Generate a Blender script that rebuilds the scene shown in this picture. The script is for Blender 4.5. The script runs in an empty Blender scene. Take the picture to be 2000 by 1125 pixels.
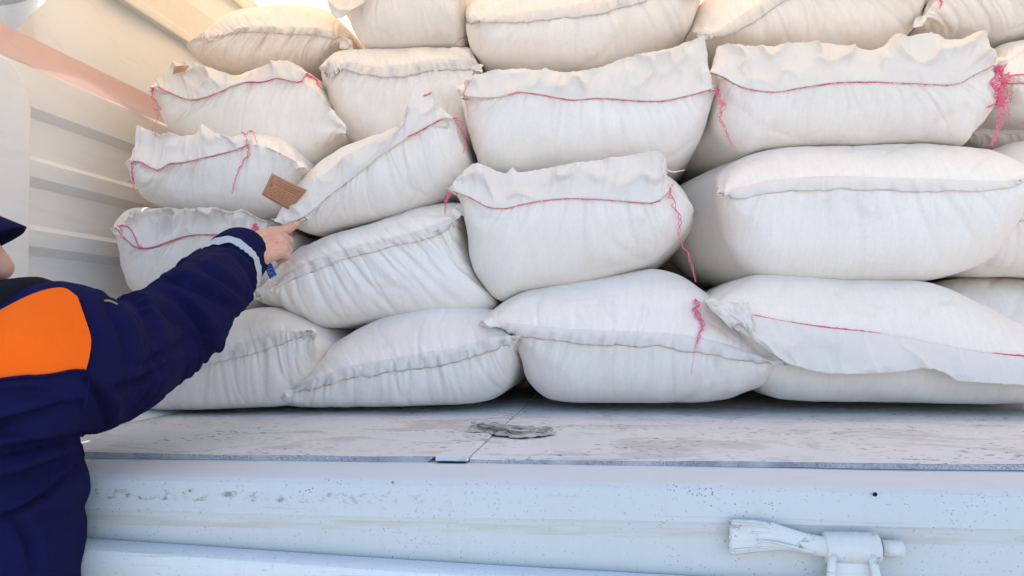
import bpy, bmesh, math, random
import numpy as np
from mathutils import Matrix, Vector
from mathutils.bvhtree import BVHTree

random.seed(7)
RNG = np.random.default_rng(11)
scene = bpy.context.scene
C = scene.collection

# ------------------------------------------------------------------ camera
F_PX = 1555.0                      # focal length in pixels of the 2000 x 1125 photograph
CAM_Z = 0.17                       # eye height above the truck bed
VP = (1203.0, 630.0)               # where the depth lines of the truck meet
ROLL = math.radians(-0.9)
dy = Vector(((VP[0] - 1000) / F_PX, -(VP[1] - 562.5) / F_PX, 1.0)).normalized()
up = Vector((math.sin(ROLL), math.cos(ROLL), 0.0))
dz = (up - dy * up.dot(dy)).normalized()
dx = dz.cross(dy)
dx.normalize()
if dx.x < 0: dx = -dx
cam_d = bpy.data.cameras.new('camera')
cam = bpy.data.objects.new('camera', cam_d); C.objects.link(cam)
cam_d.sensor_width = 36.0
cam_d.lens = F_PX / 2000 * 36.0
cam_d.clip_start = 0.02; cam_d.clip_end = 2000
right = Vector((dx.x, dy.x, dz.x)); upv = Vector((dx.y, dy.y, dz.y)); fwd = Vector((dx.z, dy.z, dz.z))
m = Matrix.Identity(4)
for i in range(3):
    m[i][0] = right[i]; m[i][1] = upv[i]; m[i][2] = -fwd[i]
m[2][3] = CAM_Z
cam.matrix_world = m
scene.camera = cam

# ------------------------------------------------------------------ sky, sun, exposure
SUN = Vector((-0.33, 0.62, 0.66)).normalized()
elev = math.asin(SUN.z); azim = math.atan2(SUN.x, SUN.y)
w = bpy.data.worlds.new('World'); scene.world = w; w.use_nodes = True
nt = w.node_tree; nt.nodes.clear()
sky = nt.nodes.new('ShaderNodeTexSky'); sky.sky_type = 'NISHITA'; sky.sun_disc = False
sky.sun_elevation = elev; sky.sun_rotation = azim
sky.air_density = 1.0; sky.dust_density = 1.6; sky.ozone_density = 1.1
bg = nt.nodes.new('ShaderNodeBackground'); bg.inputs['Strength'].default_value = 0.15
wo = nt.nodes.new('ShaderNodeOutputWorld')
nt.links.new(sky.outputs[0], bg.inputs[0]); nt.links.new(bg.outputs[0], wo.inputs[0])
sd = bpy.data.lights.new('sun', 'SUN'); sd.energy = 5.0; sd.angle = math.radians(0.53); sd.color = (1.0, 0.95, 0.86)
so = bpy.data.objects.new('sun', sd); C.objects.link(so)
so.rotation_euler = SUN.to_track_quat('Z', 'Y').to_euler()
scene.view_settings.view_transform = 'Standard'; scene.view_settings.look = 'None'
scene.view_settings.gamma = 1.0; scene.view_settings.use_curve_mapping = False
scene.view_settings.exposure = 1.68
scene.cycles.use_denoising = True
scene.cycles.max_bounces = 10; scene.cycles.diffuse_bounces = 6
scene.cycles.sample_clamp_indirect = 6.0

# ------------------------------------------------------------------ helpers
def ray(px, py):
    c = Vector(((px - 1000) / F_PX, -(py - 562.5) / F_PX, 1.0))
    return Vector((c.dot(dx), c.dot(dy), c.dot(dz)))
def P(px, py, Y):
    r = ray(px, py)
    return Vector((r.x * Y / r.y, Y, CAM_Z + r.z * Y / r.y))
def Pn(pts, Y):
    return np.array([P(a, b, Y) for a, b in pts])
def resample(pts, n, smooth=True):
    p = np.array(pts, float)
    if smooth and len(p) > 2:
        q = np.vstack([2 * p[0] - p[1], p, 2 * p[-1] - p[-2]])
        out = []
        for i in range(1, len(q) - 2):
            a, b, c, d = q[i - 1], q[i], q[i + 1], q[i + 2]
            t = np.linspace(0, 1, 16, endpoint=False)[:, None]
            out.append(0.5 * (2 * b + (c - a) * t + (2 * a - 5 * b + 4 * c - d) * t ** 2 + (3 * b - a - 3 * c + d) * t ** 3))
        p = np.vstack(out + [p[-1:]])
    s = np.r_[0, np.cumsum(np.linalg.norm(np.diff(p, axis=0), axis=1))]
    u = np.linspace(0, s[-1], n)
    return np.stack([np.interp(u, s, p[:, k]) for k in range(p.shape[1])], 1)
def hash2(ix, iy, seed):
    h = np.sin(ix * 127.1 + iy * 311.7 + seed * 74.7) * 43758.5453
    return h - np.floor(h)
def noise2(x, y, seed=0):
    ix, iy = np.floor(x), np.floor(y); fx, fy = x - ix, y - iy
    fx = fx * fx * fx * (fx * (fx * 6 - 15) + 10); fy = fy * fy * fy * (fy * (fy * 6 - 15) + 10)
    a, b = hash2(ix, iy, seed), hash2(ix + 1, iy, seed)
    c, d = hash2(ix, iy + 1, seed), hash2(ix + 1, iy + 1, seed)
    return (a + (b - a) * fx + (c - a) * fy + (a - b - c + d) * fx * fy) * 2 - 1
def fbm2(x, y, seed=0, octv=3):
    v = 0; a = 1.0
    for k in range(octv):
        v = v + a * noise2(x * 2 ** k, y * 2 ** k, seed + k * 13); a *= 0.5
    return v
def noise3(p, seed=0):
    return (noise2(p[:, 0] + 0.37 * p[:, 2], p[:, 1] - 0.61 * p[:, 2], seed) + noise2(p[:, 1] + 5.2, p[:, 2] + 0.3 * p[:, 0], seed + 5)) * 0.6
def sstep(a, b, x):
    t = np.clip((x - a) / (b - a), 0, 1); return t * t * (3 - 2 * t)
def mesh_obj(name, verts, faces, mat, parent=None, smooth=True):
    me = bpy.data.meshes.new(name)
    me.from_pydata([tuple(v) for v in verts], [], [tuple(f) for f in faces])
    me.polygons.foreach_set('use_smooth', [smooth] * len(me.polygons))
    if mat: me.materials.append(mat)
    me.validate(); me.update()
    o = bpy.data.objects.new(name, me); C.objects.link(o)
    if parent:
        o.parent = parent
        o.matrix_parent_inverse = Matrix.Translation(-Vector(parent['_base'])) if '_base' in parent else Matrix.Identity(4)
    return o
def grid_faces(R, N, closed=False):
    i = np.arange(R - 1)[:, None]; j = np.arange(N if closed else N - 1)[None, :]
    j2 = (j + 1) % N
    return np.stack([i * N + j, i * N + j2, (i + 1) * N + j2, (i + 1) * N + j], -1).reshape(-1, 4)
def profile_mesh(name, G, mat, parent, flip, limit):
    """sheet swept along a profile; rows at sharp profile corners are doubled so the crease stays crisp"""
    R_, N_ = G.shape[:2]; rows = []; faces = []; base = 0; start = 0
    d = np.diff(G[:, 0], axis=0); d /= np.linalg.norm(d, axis=1)[:, None] + 1e-9
    cuts = [0] + [k for k in range(1, R_ - 1) if math.degrees(math.acos(max(-1, min(1, float(d[k - 1] @ d[k]))))) > limit] + [R_ - 1]
    for a, b in zip(cuts[:-1], cuts[1:]):
        f = grid_faces(b - a + 1, N_) + base; faces.append(f[:, ::-1] if flip else f); rows.append(G[a:b + 1].reshape(-1, 3)); base += (b - a + 1) * N_
    return mesh_obj(name, np.concatenate(rows), np.concatenate(faces), mat, parent)
def empty(name, loc, label=None, cat=None, group=None):
    o = bpy.data.objects.new(name, None); C.objects.link(o); o.location = loc; o.empty_display_size = 0.05
    o['_base'] = tuple(loc)
    if label: o['label'] = label
    if cat: o['category'] = cat
    if group: o['group'] = group
    return o
def tube(path, rad, sides=6):
    p = np.array(path, float); n = len(p)
    r = np.broadcast_to(np.array(rad, float), (n,))
    t = np.gradient(p, axis=0); t /= np.linalg.norm(t, axis=1)[:, None] + 1e-9
    ref = np.array([0.03, -1.0, 0.05]); a = np.cross(t, ref); bad = np.linalg.norm(a, axis=1) < 0.05
    a[bad] = np.cross(t[bad], np.array([1.0, 0, 0.1]))
    a /= np.linalg.norm(a, axis=1)[:, None]; b = np.cross(t, a)
    th = np.linspace(0, 2 * np.pi, sides, endpoint=False)
    v = p[:, None] + r[:, None, None] * (np.cos(th)[None, :, None] * a[:, None] + np.sin(th)[None, :, None] * b[:, None])
    f = [tuple(q) for q in grid_faces(n, sides, True)]
    f += [tuple(range(sides - 1, -1, -1)), tuple((n - 1) * sides + k for k in range(sides))]
    return v.reshape(-1, 3), f
def merge(parts):
    V = []; Fc = []; o = 0
    for v, f in parts:
        V += [tuple(x) for x in v]; Fc += [tuple(int(i) + o for i in q) for q in f]; o += len(v)
    return V, Fc
def box(name, lo, hi, mat, parent=None, bevel=0.0, rot=None, seg=2):
    bm = bmesh.new(); bmesh.ops.create_cube(bm, size=1)
    lo = Vector(lo); hi = Vector(hi)
    for v in bm.verts: v.co = Vector((lo[k] + (v.co[k] + 0.5) * (hi[k] - lo[k]) for k in range(3)))
    if bevel: bmesh.ops.bevel(bm, geom=list(bm.edges), offset=bevel, segments=seg, affect='EDGES', profile=0.5)
    if rot:
        c = (lo + hi) / 2; bmesh.ops.rotate(bm, cent=rot[0] if rot[0] else c, matrix=rot[1], verts=bm.verts)
    V = [v.co.copy() for v in bm.verts]; bm.verts.index_update(); Fs = [[v.index for v in f.verts] for f in bm.faces]
    bm.free()
    return mesh_obj(name, V, Fs, mat, parent, smooth=False)

# ------------------------------------------------------------------ materials
def new_mat(name):
    mt = bpy.data.materials.new(name); mt.use_nodes = True
    nt = mt.node_tree; b = nt.nodes['Principled BSDF']
    return mt, nt, b
def N(nt, typ, **kw):
    n = nt.nodes.new(typ)
    for k, v in kw.items():
        if k.startswith('i_'):
            key = k[2:]; key = int(key) if key.isdigit() else key.replace('_', ' ')
            n.inputs[key].default_value = v
        else: setattr(n, k, v)
    return n
def L(nt, a, b): nt.links.new(a, b)
def ramp(nt, src, stops):
    r = nt.nodes.new('ShaderNodeValToRGB'); e = r.color_ramp.elements
    while len(e) < len(stops): e.new(0.5)
    for k, (p, c) in enumerate(stops):
        e[k].position = p; e[k].color = c if len(c) == 4 else (*c, 1)
    L(nt, src, r.inputs[0]); return r
def mixc(nt, fac, a, b, mode='MIX'):
    n = nt.nodes.new('ShaderNodeMix'); n.data_type = 'RGBA'; n.blend_type = mode
    for sock, v in ((n.inputs[0], fac), (n.inputs[6], a), (n.inputs[7], b)):
        if hasattr(v, 'node'): L(nt, v, sock)
        elif isinstance(v, (int, float)): sock.default_value = v
        else: sock.default_value = (*v, 1) if len(v) == 3 else v
    return n.outputs[2]
def coords(nt, scale=(1, 1, 1), rot=(0, 0, 0), kind='Object'):
    tc = nt.nodes.new('ShaderNodeTexCoord'); mp = nt.nodes.new('ShaderNodeMapping')
    mp.inputs['Scale'].default_value = scale; mp.inputs['Rotation'].default_value = rot
    L(nt, tc.outputs[kind], mp.inputs[0]); return mp.outputs[0]
def tex_noise(nt, vec, scale, detail=3, rough=0.55, dist=0.0):
    n = nt.nodes.new('ShaderNodeTexNoise'); n.inputs['Scale'].default_value = scale
    n.inputs['Detail'].default_value = detail; n.inputs['Roughness'].default_value = rough
    n.inputs['Distortion'].default_value = dist
    if vec is not None: L(nt, vec, n.inputs['Vector'])
    return n.outputs['Fac']
def bump(nt, b, h, strength, dist, prev=None):
    n = nt.nodes.new('ShaderNodeBump'); n.inputs['Strength'].default_value = strength
    n.inputs['Distance'].default_value = dist; L(nt, h, n.inputs['Height'])
    if prev is not None: L(nt, prev, n.inputs['Normal'])
    if b is not None: L(nt, n.outputs[0], b.inputs['Normal'])
    return n.outputs[0]

def make_sackcloth():
    mt, nt, b = new_mat('woven_sackcloth')
    oi = nt.nodes.new('ShaderNodeObjectInfo')
    v = coords(nt)
    n1 = tex_noise(nt, v, 9, 4, 0.6)
    n2 = tex_noise(nt, coords(nt, (130, 14, 14)), 1.0, 3, 0.6)
    c = mixc(nt, ramp(nt, n1, [(0.3, (0, 0, 0)), (0.72, (1, 1, 1))]).outputs[0], (0.83, 0.765, 0.712), (0.865, 0.805, 0.755))
    c = mixc(nt, ramp(nt, n2, [(0.30, (0.28, 0.28, 0.28)), (0.55, (0, 0, 0))]).outputs[0], c, (0.72, 0.69, 0.64))
    n3 = tex_noise(nt, v, 3.1, 5, 0.7)
    c = mixc(nt, ramp(nt, n3, [(0.56, (0, 0, 0)), (0.8, (0.5, 0.5, 0.5))]).outputs[0], c, (0.60, 0.565, 0.51))
    sm = tex_noise(nt, coords(nt, (1, 1, 1.7)), 7.5, 6, 0.75, 0.6)
    c = mixc(nt, ramp(nt, sm, [(0.58, (0, 0, 0)), (0.70, (0.28, 0.28, 0.28))]).outputs[0], c, (0.52, 0.50, 0.47))
    fine = tex_noise(nt, coords(nt, (1, 0.6, 0.6)), 260, 2, 0.7)
    c = mixc(nt, ramp(nt, fine, [(0.35, (0.22, 0.22, 0.22)), (0.6, (0, 0, 0))]).outputs[0], c, (0.70, 0.655, 0.605))
    rv = ramp(nt, oi.outputs['Random'], [(0, (0.955, 0.94, 0.92)), (1, (1, 1, 1))])
    c = mixc(nt, 1.0, c, rv.outputs[0], 'MULTIPLY')
    L(nt, c, b.inputs['Base Color']); b.inputs['Roughness'].default_value = 0.9
    b.inputs['Specular IOR Level'].default_value = 0.15
    b.inputs['Sheen Weight'].default_value = 0.15
    h0 = bump(nt, None, tex_noise(nt, coords(nt, (150, 16, 22)), 1.0, 3, 0.6), 0.13, 0.004)
    h1 = bump(nt, None, tex_noise(nt, v, 60, 4, 0.6), 0.25, 0.003, h0)
    wv = nt.nodes.new('ShaderNodeTexWave'); wv.inputs['Scale'].default_value = 170; wv.inputs['Distortion'].default_value = 1.5
    wv.bands_direction = 'X'; L(nt, v, wv.inputs[0])
    wz = nt.nodes.new('ShaderNodeTexWave'); wz.inputs['Scale'].default_value = 170; wz.inputs['Distortion'].default_value = 1.5
    wz.bands_direction = 'Z'; L(nt, v, wz.inputs[0])
    mul = nt.nodes.new('ShaderNodeMath'); mul.operation = 'MULTIPLY'; L(nt, wv.outputs['Fac'], mul.inputs[0]); L(nt, wz.outputs['Fac'], mul.inputs[1])
    bump(nt, b, mul.outputs[0], 0.12, 0.0012, h1)
    return mt
SACK = make_sackcloth()
def make_flapcloth():
    mt, nt, b = new_mat('single_layer_sackcloth')
    v = coords(nt)
    n1 = tex_noise(nt, v, 14, 4, 0.6)
    c = mixc(nt, n1, (0.83, 0.773, 0.72), (0.865, 0.813, 0.765))
    L(nt, c, b.inputs['Base Color']); b.inputs['Roughness'].default_value = 0.9; b.inputs['Specular IOR Level'].default_value = 0.12
    h0 = bump(nt, None, tex_noise(nt, v, 34, 5, 0.65, 0.4), 0.4, 0.006)
    bump(nt, b, tex_noise(nt, coords(nt, (160, 60, 40)), 1.0, 2), 0.25, 0.002, h0)
    tr = nt.nodes.new('ShaderNodeBsdfTranslucent'); L(nt, c, tr.inputs[0])
    mx = nt.nodes.new('ShaderNodeMixShader'); mx.inputs[0].default_value = 0.22
    out = nt.nodes['Material Output']
    L(nt, b.outputs[0], mx.inputs[1]); L(nt, tr.outputs[0], mx.inputs[2]); L(nt, mx.outputs[0], out.inputs[0])
    return mt
FLAP = make_flapcloth()
def plain(name, col, rough=0.6, spec=0.3, var=0.0, vscale=20, metal=0.0, bumps=None):
    mt, nt, b = new_mat(name)
    b.inputs['Roughness'].default_value = rough; b.inputs['Specular IOR Level'].default_value = spec; b.inputs['Metallic'].default_value = metal
    if var:
        n = tex_noise(nt, coords(nt), vscale, 4, 0.6)
        lo = tuple(max(0, x * (1 - var)) for x in col); hi = tuple(min(1, x * (1 + var)) for x in col)
        L(nt, mixc(nt, n, lo, hi), b.inputs['Base Color'])
    else: b.inputs['Base Color'].default_value = (*col, 1)
    if bumps: bump(nt, b, tex_noise(nt, coords(nt), bumps[0], 4, 0.6), bumps[1], bumps[2])
    return mt
THREAD = plain('pink_thread', (0.80, 0.17, 0.28), 0.8, 0.2, 0.25, 90)
PALE_THREAD = plain('white_yarn', (0.8, 0.77, 0.7), 0.9, 0.1)

# ------------------------------------------------------------------ sacks
BVHS = []
def surf(px, py, default=1.5, off=0.004):
    r = ray(px, py).normalized(); o = Vector((0, 0, CAM_Z)); best = None
    for t in BVHS:
        h = t.ray_cast(o, r, 6.0)
        if h[0] is not None and (best is None or h[3] < best[1]): best = (h[0], h[3])
    if best is None: return P(px, py, default)
    return o + r * (best[1] - off)

GROUP = 'flour sacks stacked on the truck bed'
NC = 240
def ridge(x): return np.exp(-x * x)
def make_sack(label, up, lo, seam, ys=1.50, bulge=0.13, back=0.78, hem=None, flap=None, thread=True, tails=(), seed=1,
              gather=1.0, wedge=0.35, on_floor=False, seam_range=(0, 1), flap_lean=0.012, flap_amp=1.0, rows=50, soft=1.0, swell=(0.0, 0.0), pull=0):
    rg = np.random.default_rng(seed)
    if pull:
        xa, xb = min(p[0] for p in lo), max(p[0] for p in lo)
        up = [(x + pull * (1 - (x - xa) / (xb - xa)), y) for x, y in up]; lo = [(x + pull * (1 - (x - xa) / (xb - xa)), y) for x, y in lo]
    U = Pn(resample(up, NC), ys + bulge); D = Pn(resample(lo, NC), ys + bulge); S = Pn(resample(seam, NC), ys)
    r = 1 - (1 - np.linspace(0, 1, rows)) ** 1.45
    def dome_of(pn, wg): return (1 - np.clip(1 - r ** pn, 0, 1) ** (1 / pn)) * (1 - wg) + wg * r ** 1.25
    slen = np.r_[0, np.cumsum(np.linalg.norm(np.diff(S, axis=0), axis=1))]
    def half(E, sgn, sd):
        base = S[None] + (E - S)[None] * r[:, None, None]
        base[:, :, 1] = ys + bulge * (dome_of(2.2, wedge) if sgn > 0 else dome_of(2.8, wedge * 0.6))[:, None]
        # pull the dome in near both side corners so the ends stay thin
        d = np.r_[np.zeros((1, NC)), np.cumsum(np.linalg.norm(np.diff(base, axis=0), axis=2), axis=0)]
        gu = np.gradient(base, axis=1); gv = np.gradient(base, axis=0)
        n = np.cross(gu, gv) * sgn; n /= np.linalg.norm(n, axis=2)[:, :, None] + 1e-9
        n = np.where(n[:, :, 1:2] > 0.25, -n, n)
        s = np.broadcast_to(slen[None], d.shape)
        h = np.zeros_like(d)
        K = int(80 * gather) + 6
        for k in range(K):
            sk = rg.uniform(0, slen[-1]); wk = 0.0022 + 0.0065 * rg.random() ** 1.8; ak = rg.uniform(0.0005, 0.0028) * (0.6 + 0.4 * gather) * (1.0 if sgn < 0 else 0.5)
            lk = rg.uniform(0.03, 0.17) * (1 if sgn < 0 else 0.7); lean = rg.normal(0, 0.10) + 0.22 * (sk / slen[-1] - 0.5) * -1
            cur = rg.normal(0, 0.5)
            h -= ak * ridge((s - sk - lean * d - cur * d * d) / (wk * (1 + 3.0 * d))) * np.exp(-(d / lk) ** 1.6)
        # radiating creases from the corners
        for cx in (0.0, slen[-1]):
            for k in range(int(5 * gather) + 2):
                ang = rg.uniform(0.15, 1.35); wk = rg.uniform(0.004, 0.010); ak = rg.uniform(0.001, 0.0034)
                q = np.abs(s - cx); dist = np.hypot(q, d) + 1e-6
                off = (d * math.cos(ang) - q * math.sin(ang))
                h -= ak * ridge(off / (wk + 0.05 * dist)) * np.exp(-(dist / rg.uniform(0.06, 0.16)) ** 2) * sstep(0, 0.02, dist)
        h += 0.0052 * soft * fbm2(s * 7 + seed, d * 8 + sd, seed, 2) * sstep(0, 0.05, d)
        h += 0.0014 * soft * fbm2(s * 26 + seed * 3, d * 12, seed + 9, 3)
        # long faint tension creases
        for k in range(5):
            s0 = rg.uniform(0.1, 0.9) * slen[-1]; d0 = rg.uniform(0.04, 0.16); ang = rg.normal(0, 0.55)
            xx = (s - s0) * math.cos(ang) + (d - d0) * math.sin(ang); yy = -(s - s0) * math.sin(ang) + (d - d0) * math.cos(ang)
            h -= rg.uniform(0.001, 0.0028) * ridge(xx / rg.uniform(0.004, 0.009)) * ridge(yy / rg.uniform(0.03, 0.08))
        fade = 1 - sstep(0.9, 1.0, r)[:, None] * 0.5
        return base + n * (h * fade)[:, :, None], n, d
    Ug, Un, Ud = half(U, 1, 3.1); Dg, Dn, Dd = half(D, -1, 7.7)
    Dg[0] = Ug[0]
    ring = np.concatenate([Ug, Dg[:, ::-1]], axis=1)
    R0 = ring[-1]; cen = R0.mean(0)
    rowsB = []
    nb = 9
    for k in range(1, nb + 1):
        t = k / nb; yb = ys + bulge + (back - bulge) * t
        shr = 1 + 0.02 * math.sin(math.pi * min(1, t * 1.3)) if t < 0.75 else math.sqrt(max(0.0, 1 - ((t - 0.75) / 0.25) ** 2)) * 0.985 + 0.015
        q = R0.copy(); q[:, 1] = yb + 0.01 * fbm2(q[:, 0] * 6, q[:, 2] * 6 + k * .4, seed)
        q[:, 2] = cen[2] + (q[:, 2] - cen[2]) * shr; q[:, 0] = cen[0] + (q[:, 0] - cen[0]) * (0.94 + 0.06 * shr if t < 0.75 else max(0.55, 0.6 + 0.4 * shr))
        half_ = np.abs(q[:, 0] - cen[0]) / (np.abs(R0[:, 0] - cen[0]).max() + 1e-6)
        q[:, 0] += np.where(q[:, 0] < cen[0], -swell[0], swell[1]) * half_ ** 1.5 * math.sin(math.pi * min(1.0, t * 1.15)) ** 0.8
        q += 0.004 * np.stack([fbm2(q[:, 0] * 9 + k * .5, q[:, 2] * 9, seed + 2)] * 3, 1) * np.array([1, 0, 1])
        rowsB.append(q)
    allr = np.concatenate([ring, np.array(rowsB)], axis=0)
    if on_floor:
        z = allr[:, :, 2]; zz = np.where(z < 0.03, 0.003 + 0.027 * np.exp(np.clip((z - 0.03) / 0.027, -8, 0)) - 0.0, z)
        allr[:, :, 2] = np.maximum(zz, 0.0025)
        Dg[:, :, 2] = np.maximum(Dg[:, :, 2], 0.004)
    base = (float(cen[0]), ys + bulge, float(allr[:, :, 2].min()))
    e = empty('flour_sack', base, label, 'sack', GROUP)
    Rn, Rc = allr.shape[:2]
    V = allr.reshape(-1, 3); Fc = grid_faces(Rn, Rc, True)[:, ::-1]
    mesh_obj('sack_body', V, Fc, SACK, e)
    BVHS.append(BVHTree.FromPolygons([tuple(v) for v in V], [tuple(int(i) for i in f) for f in Fc]))
    j0, j1 = int(seam_range[0] * (NC - 1)), int(seam_range[1] * (NC - 1)) + 1
    jj = np.arange(j0, j1)
    def on(G, Nn, dd, q, offs):          # point q metres from the seam, lifted along the normal
        out = np.zeros((len(jj), 3))
        for a, j in enumerate(jj):
            qa = q[a]; i = np.interp(qa, dd[:, j], np.arange(rows)); i0 = int(min(i, rows - 2)); f = i - i0
            out[a] = G[i0, j] * (1 - f) + G[i0 + 1, j] * f + (Nn[i0, j] * (1 - f) + Nn[i0 + 1, j] * f) * offs[a]
        return out
    sj = slen[jj]
    if hem:
        hw = hem if isinstance(hem, (int, float)) else 0.02
        wob = 1 + 0.16 * noise2(sj * 28, sj * 0 + seed, 4) + 0.10 * noise2(sj * 85, sj * 0 + seed, 6)
        wav = 0.0022 * noise2(sj * 45, sj * 0 + 2, seed) + 0.0012 * noise2(sj * 120, sj * 0 + 2, seed)
        one = np.ones(len(jj))
        G = [on(Ug, Un, Ud, one * 0.016, one * -0.001), on(Ug, Un, Ud, one * 0.010, one * 0.0022 + wav * .3),
             on(Ug, Un, Ud, one * 0.003, one * 0.0034 + wav * .6), on(Dg, Dn, Dd, one * hw * 0.35 * wob, one * 0.0042 + wav),
             on(Dg, Dn, Dd, hw * 0.75 * wob, one * 0.0044 + wav), on(Dg, Dn, Dd, hw * wob, one * 0.0038 + 1.4 * wav),
             on(Dg, Dn, Dd, hw * 0.93 * wob, one * 0.0018 + wav * 0.4), on(Dg, Dn, Dd, hw * 0.5 * wob, one * 0.0004)]
        G = np.array(G); mesh_obj('folded_hem', G.reshape(-1, 3), grid_faces(len(G), len(jj))[:, ::-1], FLAP, e)
    if flap:
        nr = 30; nf = 210
        a0 = resample(flap['base'] if 'base' in flap else seam, nf); S2 = Pn(a0, ys - 0.003)
        T2 = Pn(resample(flap['top'], nf, flap.get('smooth', True)), ys + flap.get('lean', flap_lean))
        v = np.linspace(0, 1, nr)[:, None]; Lf = np.linalg.norm(T2 - S2, axis=1)
        x = np.r_[0, np.cumsum(np.linalg.norm(np.diff(S2, axis=0), axis=1))][None] + 0 * v
        hgt = v * Lf[None]
        G = S2[None] + (T2 - S2)[None] * v[:, :, None]
        am = 1.1 * flap.get('amp', 1.0) * flap_amp
        fr = flap.get('freq', 1.0)
        n1 = fbm2(x * 11 * fr + seed, hgt * 9 + 2.0 * x, seed + 3, 2)
        n2 = np.clip(1 - np.abs(fbm2(x * 15 * fr + seed * 2 + hgt * 9, hgt * 14 - x * 6, seed + 7, 2)), 0, 1)
        n3 = 1 - np.abs(noise2(x * 55 * fr + seed, hgt * 16 + x * 9, seed + 8))
        off = (-0.010 * n1 - 0.017 * (n2 ** 3 - 0.35) - 0.005 * (n3 ** 3 - .3)) * am * sstep(0, 0.6, v) - 0.004 * np.sin(np.pi * v)
        off += -0.003 * (1 - np.abs(noise2(x * 90, hgt * 5, seed + 1))) * (1 - sstep(0, .5, v))
        G[:, :, 1] += off
        G[:, :, 2] += 0.0018 * am * noise2(x * 17, hgt * 17, seed + 21) * v
        G[:, :, 0] += 0.003 * am * noise2(x * 15 + 9, hgt * 19, seed + 22) * v
        tooth = 0.0010 * noise2(x[-1] * 300, x[-1] * 0, seed) + 0.0008 * noise2(x[-1] * 90, x[-1] * 0, seed + 1); G[-1, :, 2] += tooth
        if flap.get('roll'):              # the cut edge curls over
            rl = flap['roll']; vv = sstep(0.7, 1.0, v)
            G[:, :, 1] -= rl * vv * (0.7 + 0.5 * noise2(x * 9, v * 0 + 1, seed)); G[:, :, 2] -= rl * 0.5 * vv
        fo = mesh_obj('mouth_flap', G.reshape(-1, 3), grid_faces(nr, nf)[:, ::-1], FLAP, e)
        md = fo.modifiers.new('thickness', 'SOLIDIFY'); md.thickness = 0.0016; md.offset = 0
        BVHS.append(BVHTree.FromPolygons([tuple(q) for q in G.reshape(-1, 3)], [tuple(int(i) for i in f) for f in grid_faces(nr, nf)]))
    if thread:
        tp = thread if isinstance(thread, list) else [seam]
        parts = []
        for line in tp:
            q = resample(line, 260)
            pts = np.array([surf(a, b, ys, 0.0032) for a, b in q])
            k = np.ones(9) / 9
            pts[:, 1] = np.minimum(np.convolve(np.pad(pts[:, 1], 4, mode='edge'), k, 'valid'), pts[:, 1] + .0008)
            pts[:, 2] += 0.0006 * np.sin(np.arange(260) * 1.7) + 0.0008 * noise2(np.arange(260) * .21, np.zeros(260), seed)
            V, Fc = tube(pts, 0.0011 + 0.0003 * np.sin(np.arange(260) * 1.3), 6); mesh_obj('seam_thread', V, Fc, THREAD, e)
    for tl in tails:
        add_tail(e, tl, ys, seed)
    return e
def add_tail(e, tl, ys, seed):
    pts = tl['p']; rad = 0.62 * tl.get('r', 0.0013); fuzz = tl.get('fuzz', 0.004); strands = tl.get('n', 2)
    parts = []
    q = resample(pts, 120)
    c = [surf(a, b, ys, 0.005) for a, b in q]; y0_ = c[0][1]
    c = np.array([p if p[1] < y0_ + 0.05 else P(q[k][0], q[k][1], y0_ + 0.05) for k, p in enumerate(c)])
    k = np.ones(11) / 11
    c[:, 1] = np.minimum(np.convolve(np.pad(c[:, 1], 5, mode='edge'), k, 'valid'), c[:, 1] + 0.002)
    u = np.linspace(0, 1, 120)
    for s in range(strands):
        ph = s * 2.4 + seed
        fade = sstep(0, 0.12, u) * (1 - 0.75 * u)
        o = np.stack([np.sin(u * tl.get('tw', 46) + ph), -0.35 + 0.35 * np.cos(u * tl.get('tw', 46) * .8 + ph), 0.6 * np.cos(u * 37 + ph * 2)], 1)
        o += 0.9 * np.stack([noise2(u * 13 + s * 7, u * 0 + seed, 3), -np.abs(noise2(u * 17, u * 0 + s, 5)), noise2(u * 15 + s * 3, u * 0 + 4, 8)], 1)
        parts.append(tube(c + o * fuzz * fade[:, None], rad * (1 - 0.45 * u), 5))
    V, Fc = merge(parts); mesh_obj('loose_thread', V, Fc, tl.get('mat', THREAD), e)

SACKS = {}
def S(key, *a, **k): SACKS[key] = make_sack(*a, **k)

# --- bottom course, standing on the bed floor
S('A1', 'bottom sack half hidden below the pointing sleeve, its ribbed hem rising rightwards',
  [(240, 772), (310, 690), (400, 632), (465, 609), (520, 597), (567, 611), (606, 634), (640, 672)],
  [(240, 778), (265, 800), (305, 816), (391, 819), (470, 813), (530, 806), (570, 796), (602, 765), (630, 715), (640, 685)],
  [(250, 774), (335, 734), (414, 699), (469, 683), (520, 667), (579, 648), (618, 652)], ys=1.40, bulge=0.11, hem=0.014, thread=False, seed=3, gather=1.5, on_floor=True)
S('A2', 'bottom sack with a pointed left ear and slanting hem, second from the left',
  [(556, 772), (592, 730), (628, 694), (680, 655), (745, 622), (820, 600), (885, 592), (950, 600), (1000, 622), (1022, 660)],
  [(557, 778), (580, 795), (622, 808), (720, 809), (850, 801), (930, 790), (985, 765), (1012, 725), (1022, 672)],
  [(556, 775), (600, 752), (640, 738), (700, 722), (760, 712), (840, 700), (900, 690), (960, 668), (1020, 654)], ys=1.44, bulge=0.13, hem=0.016, thread=False, seed=5, gather=1.2, on_floor=True)
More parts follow.
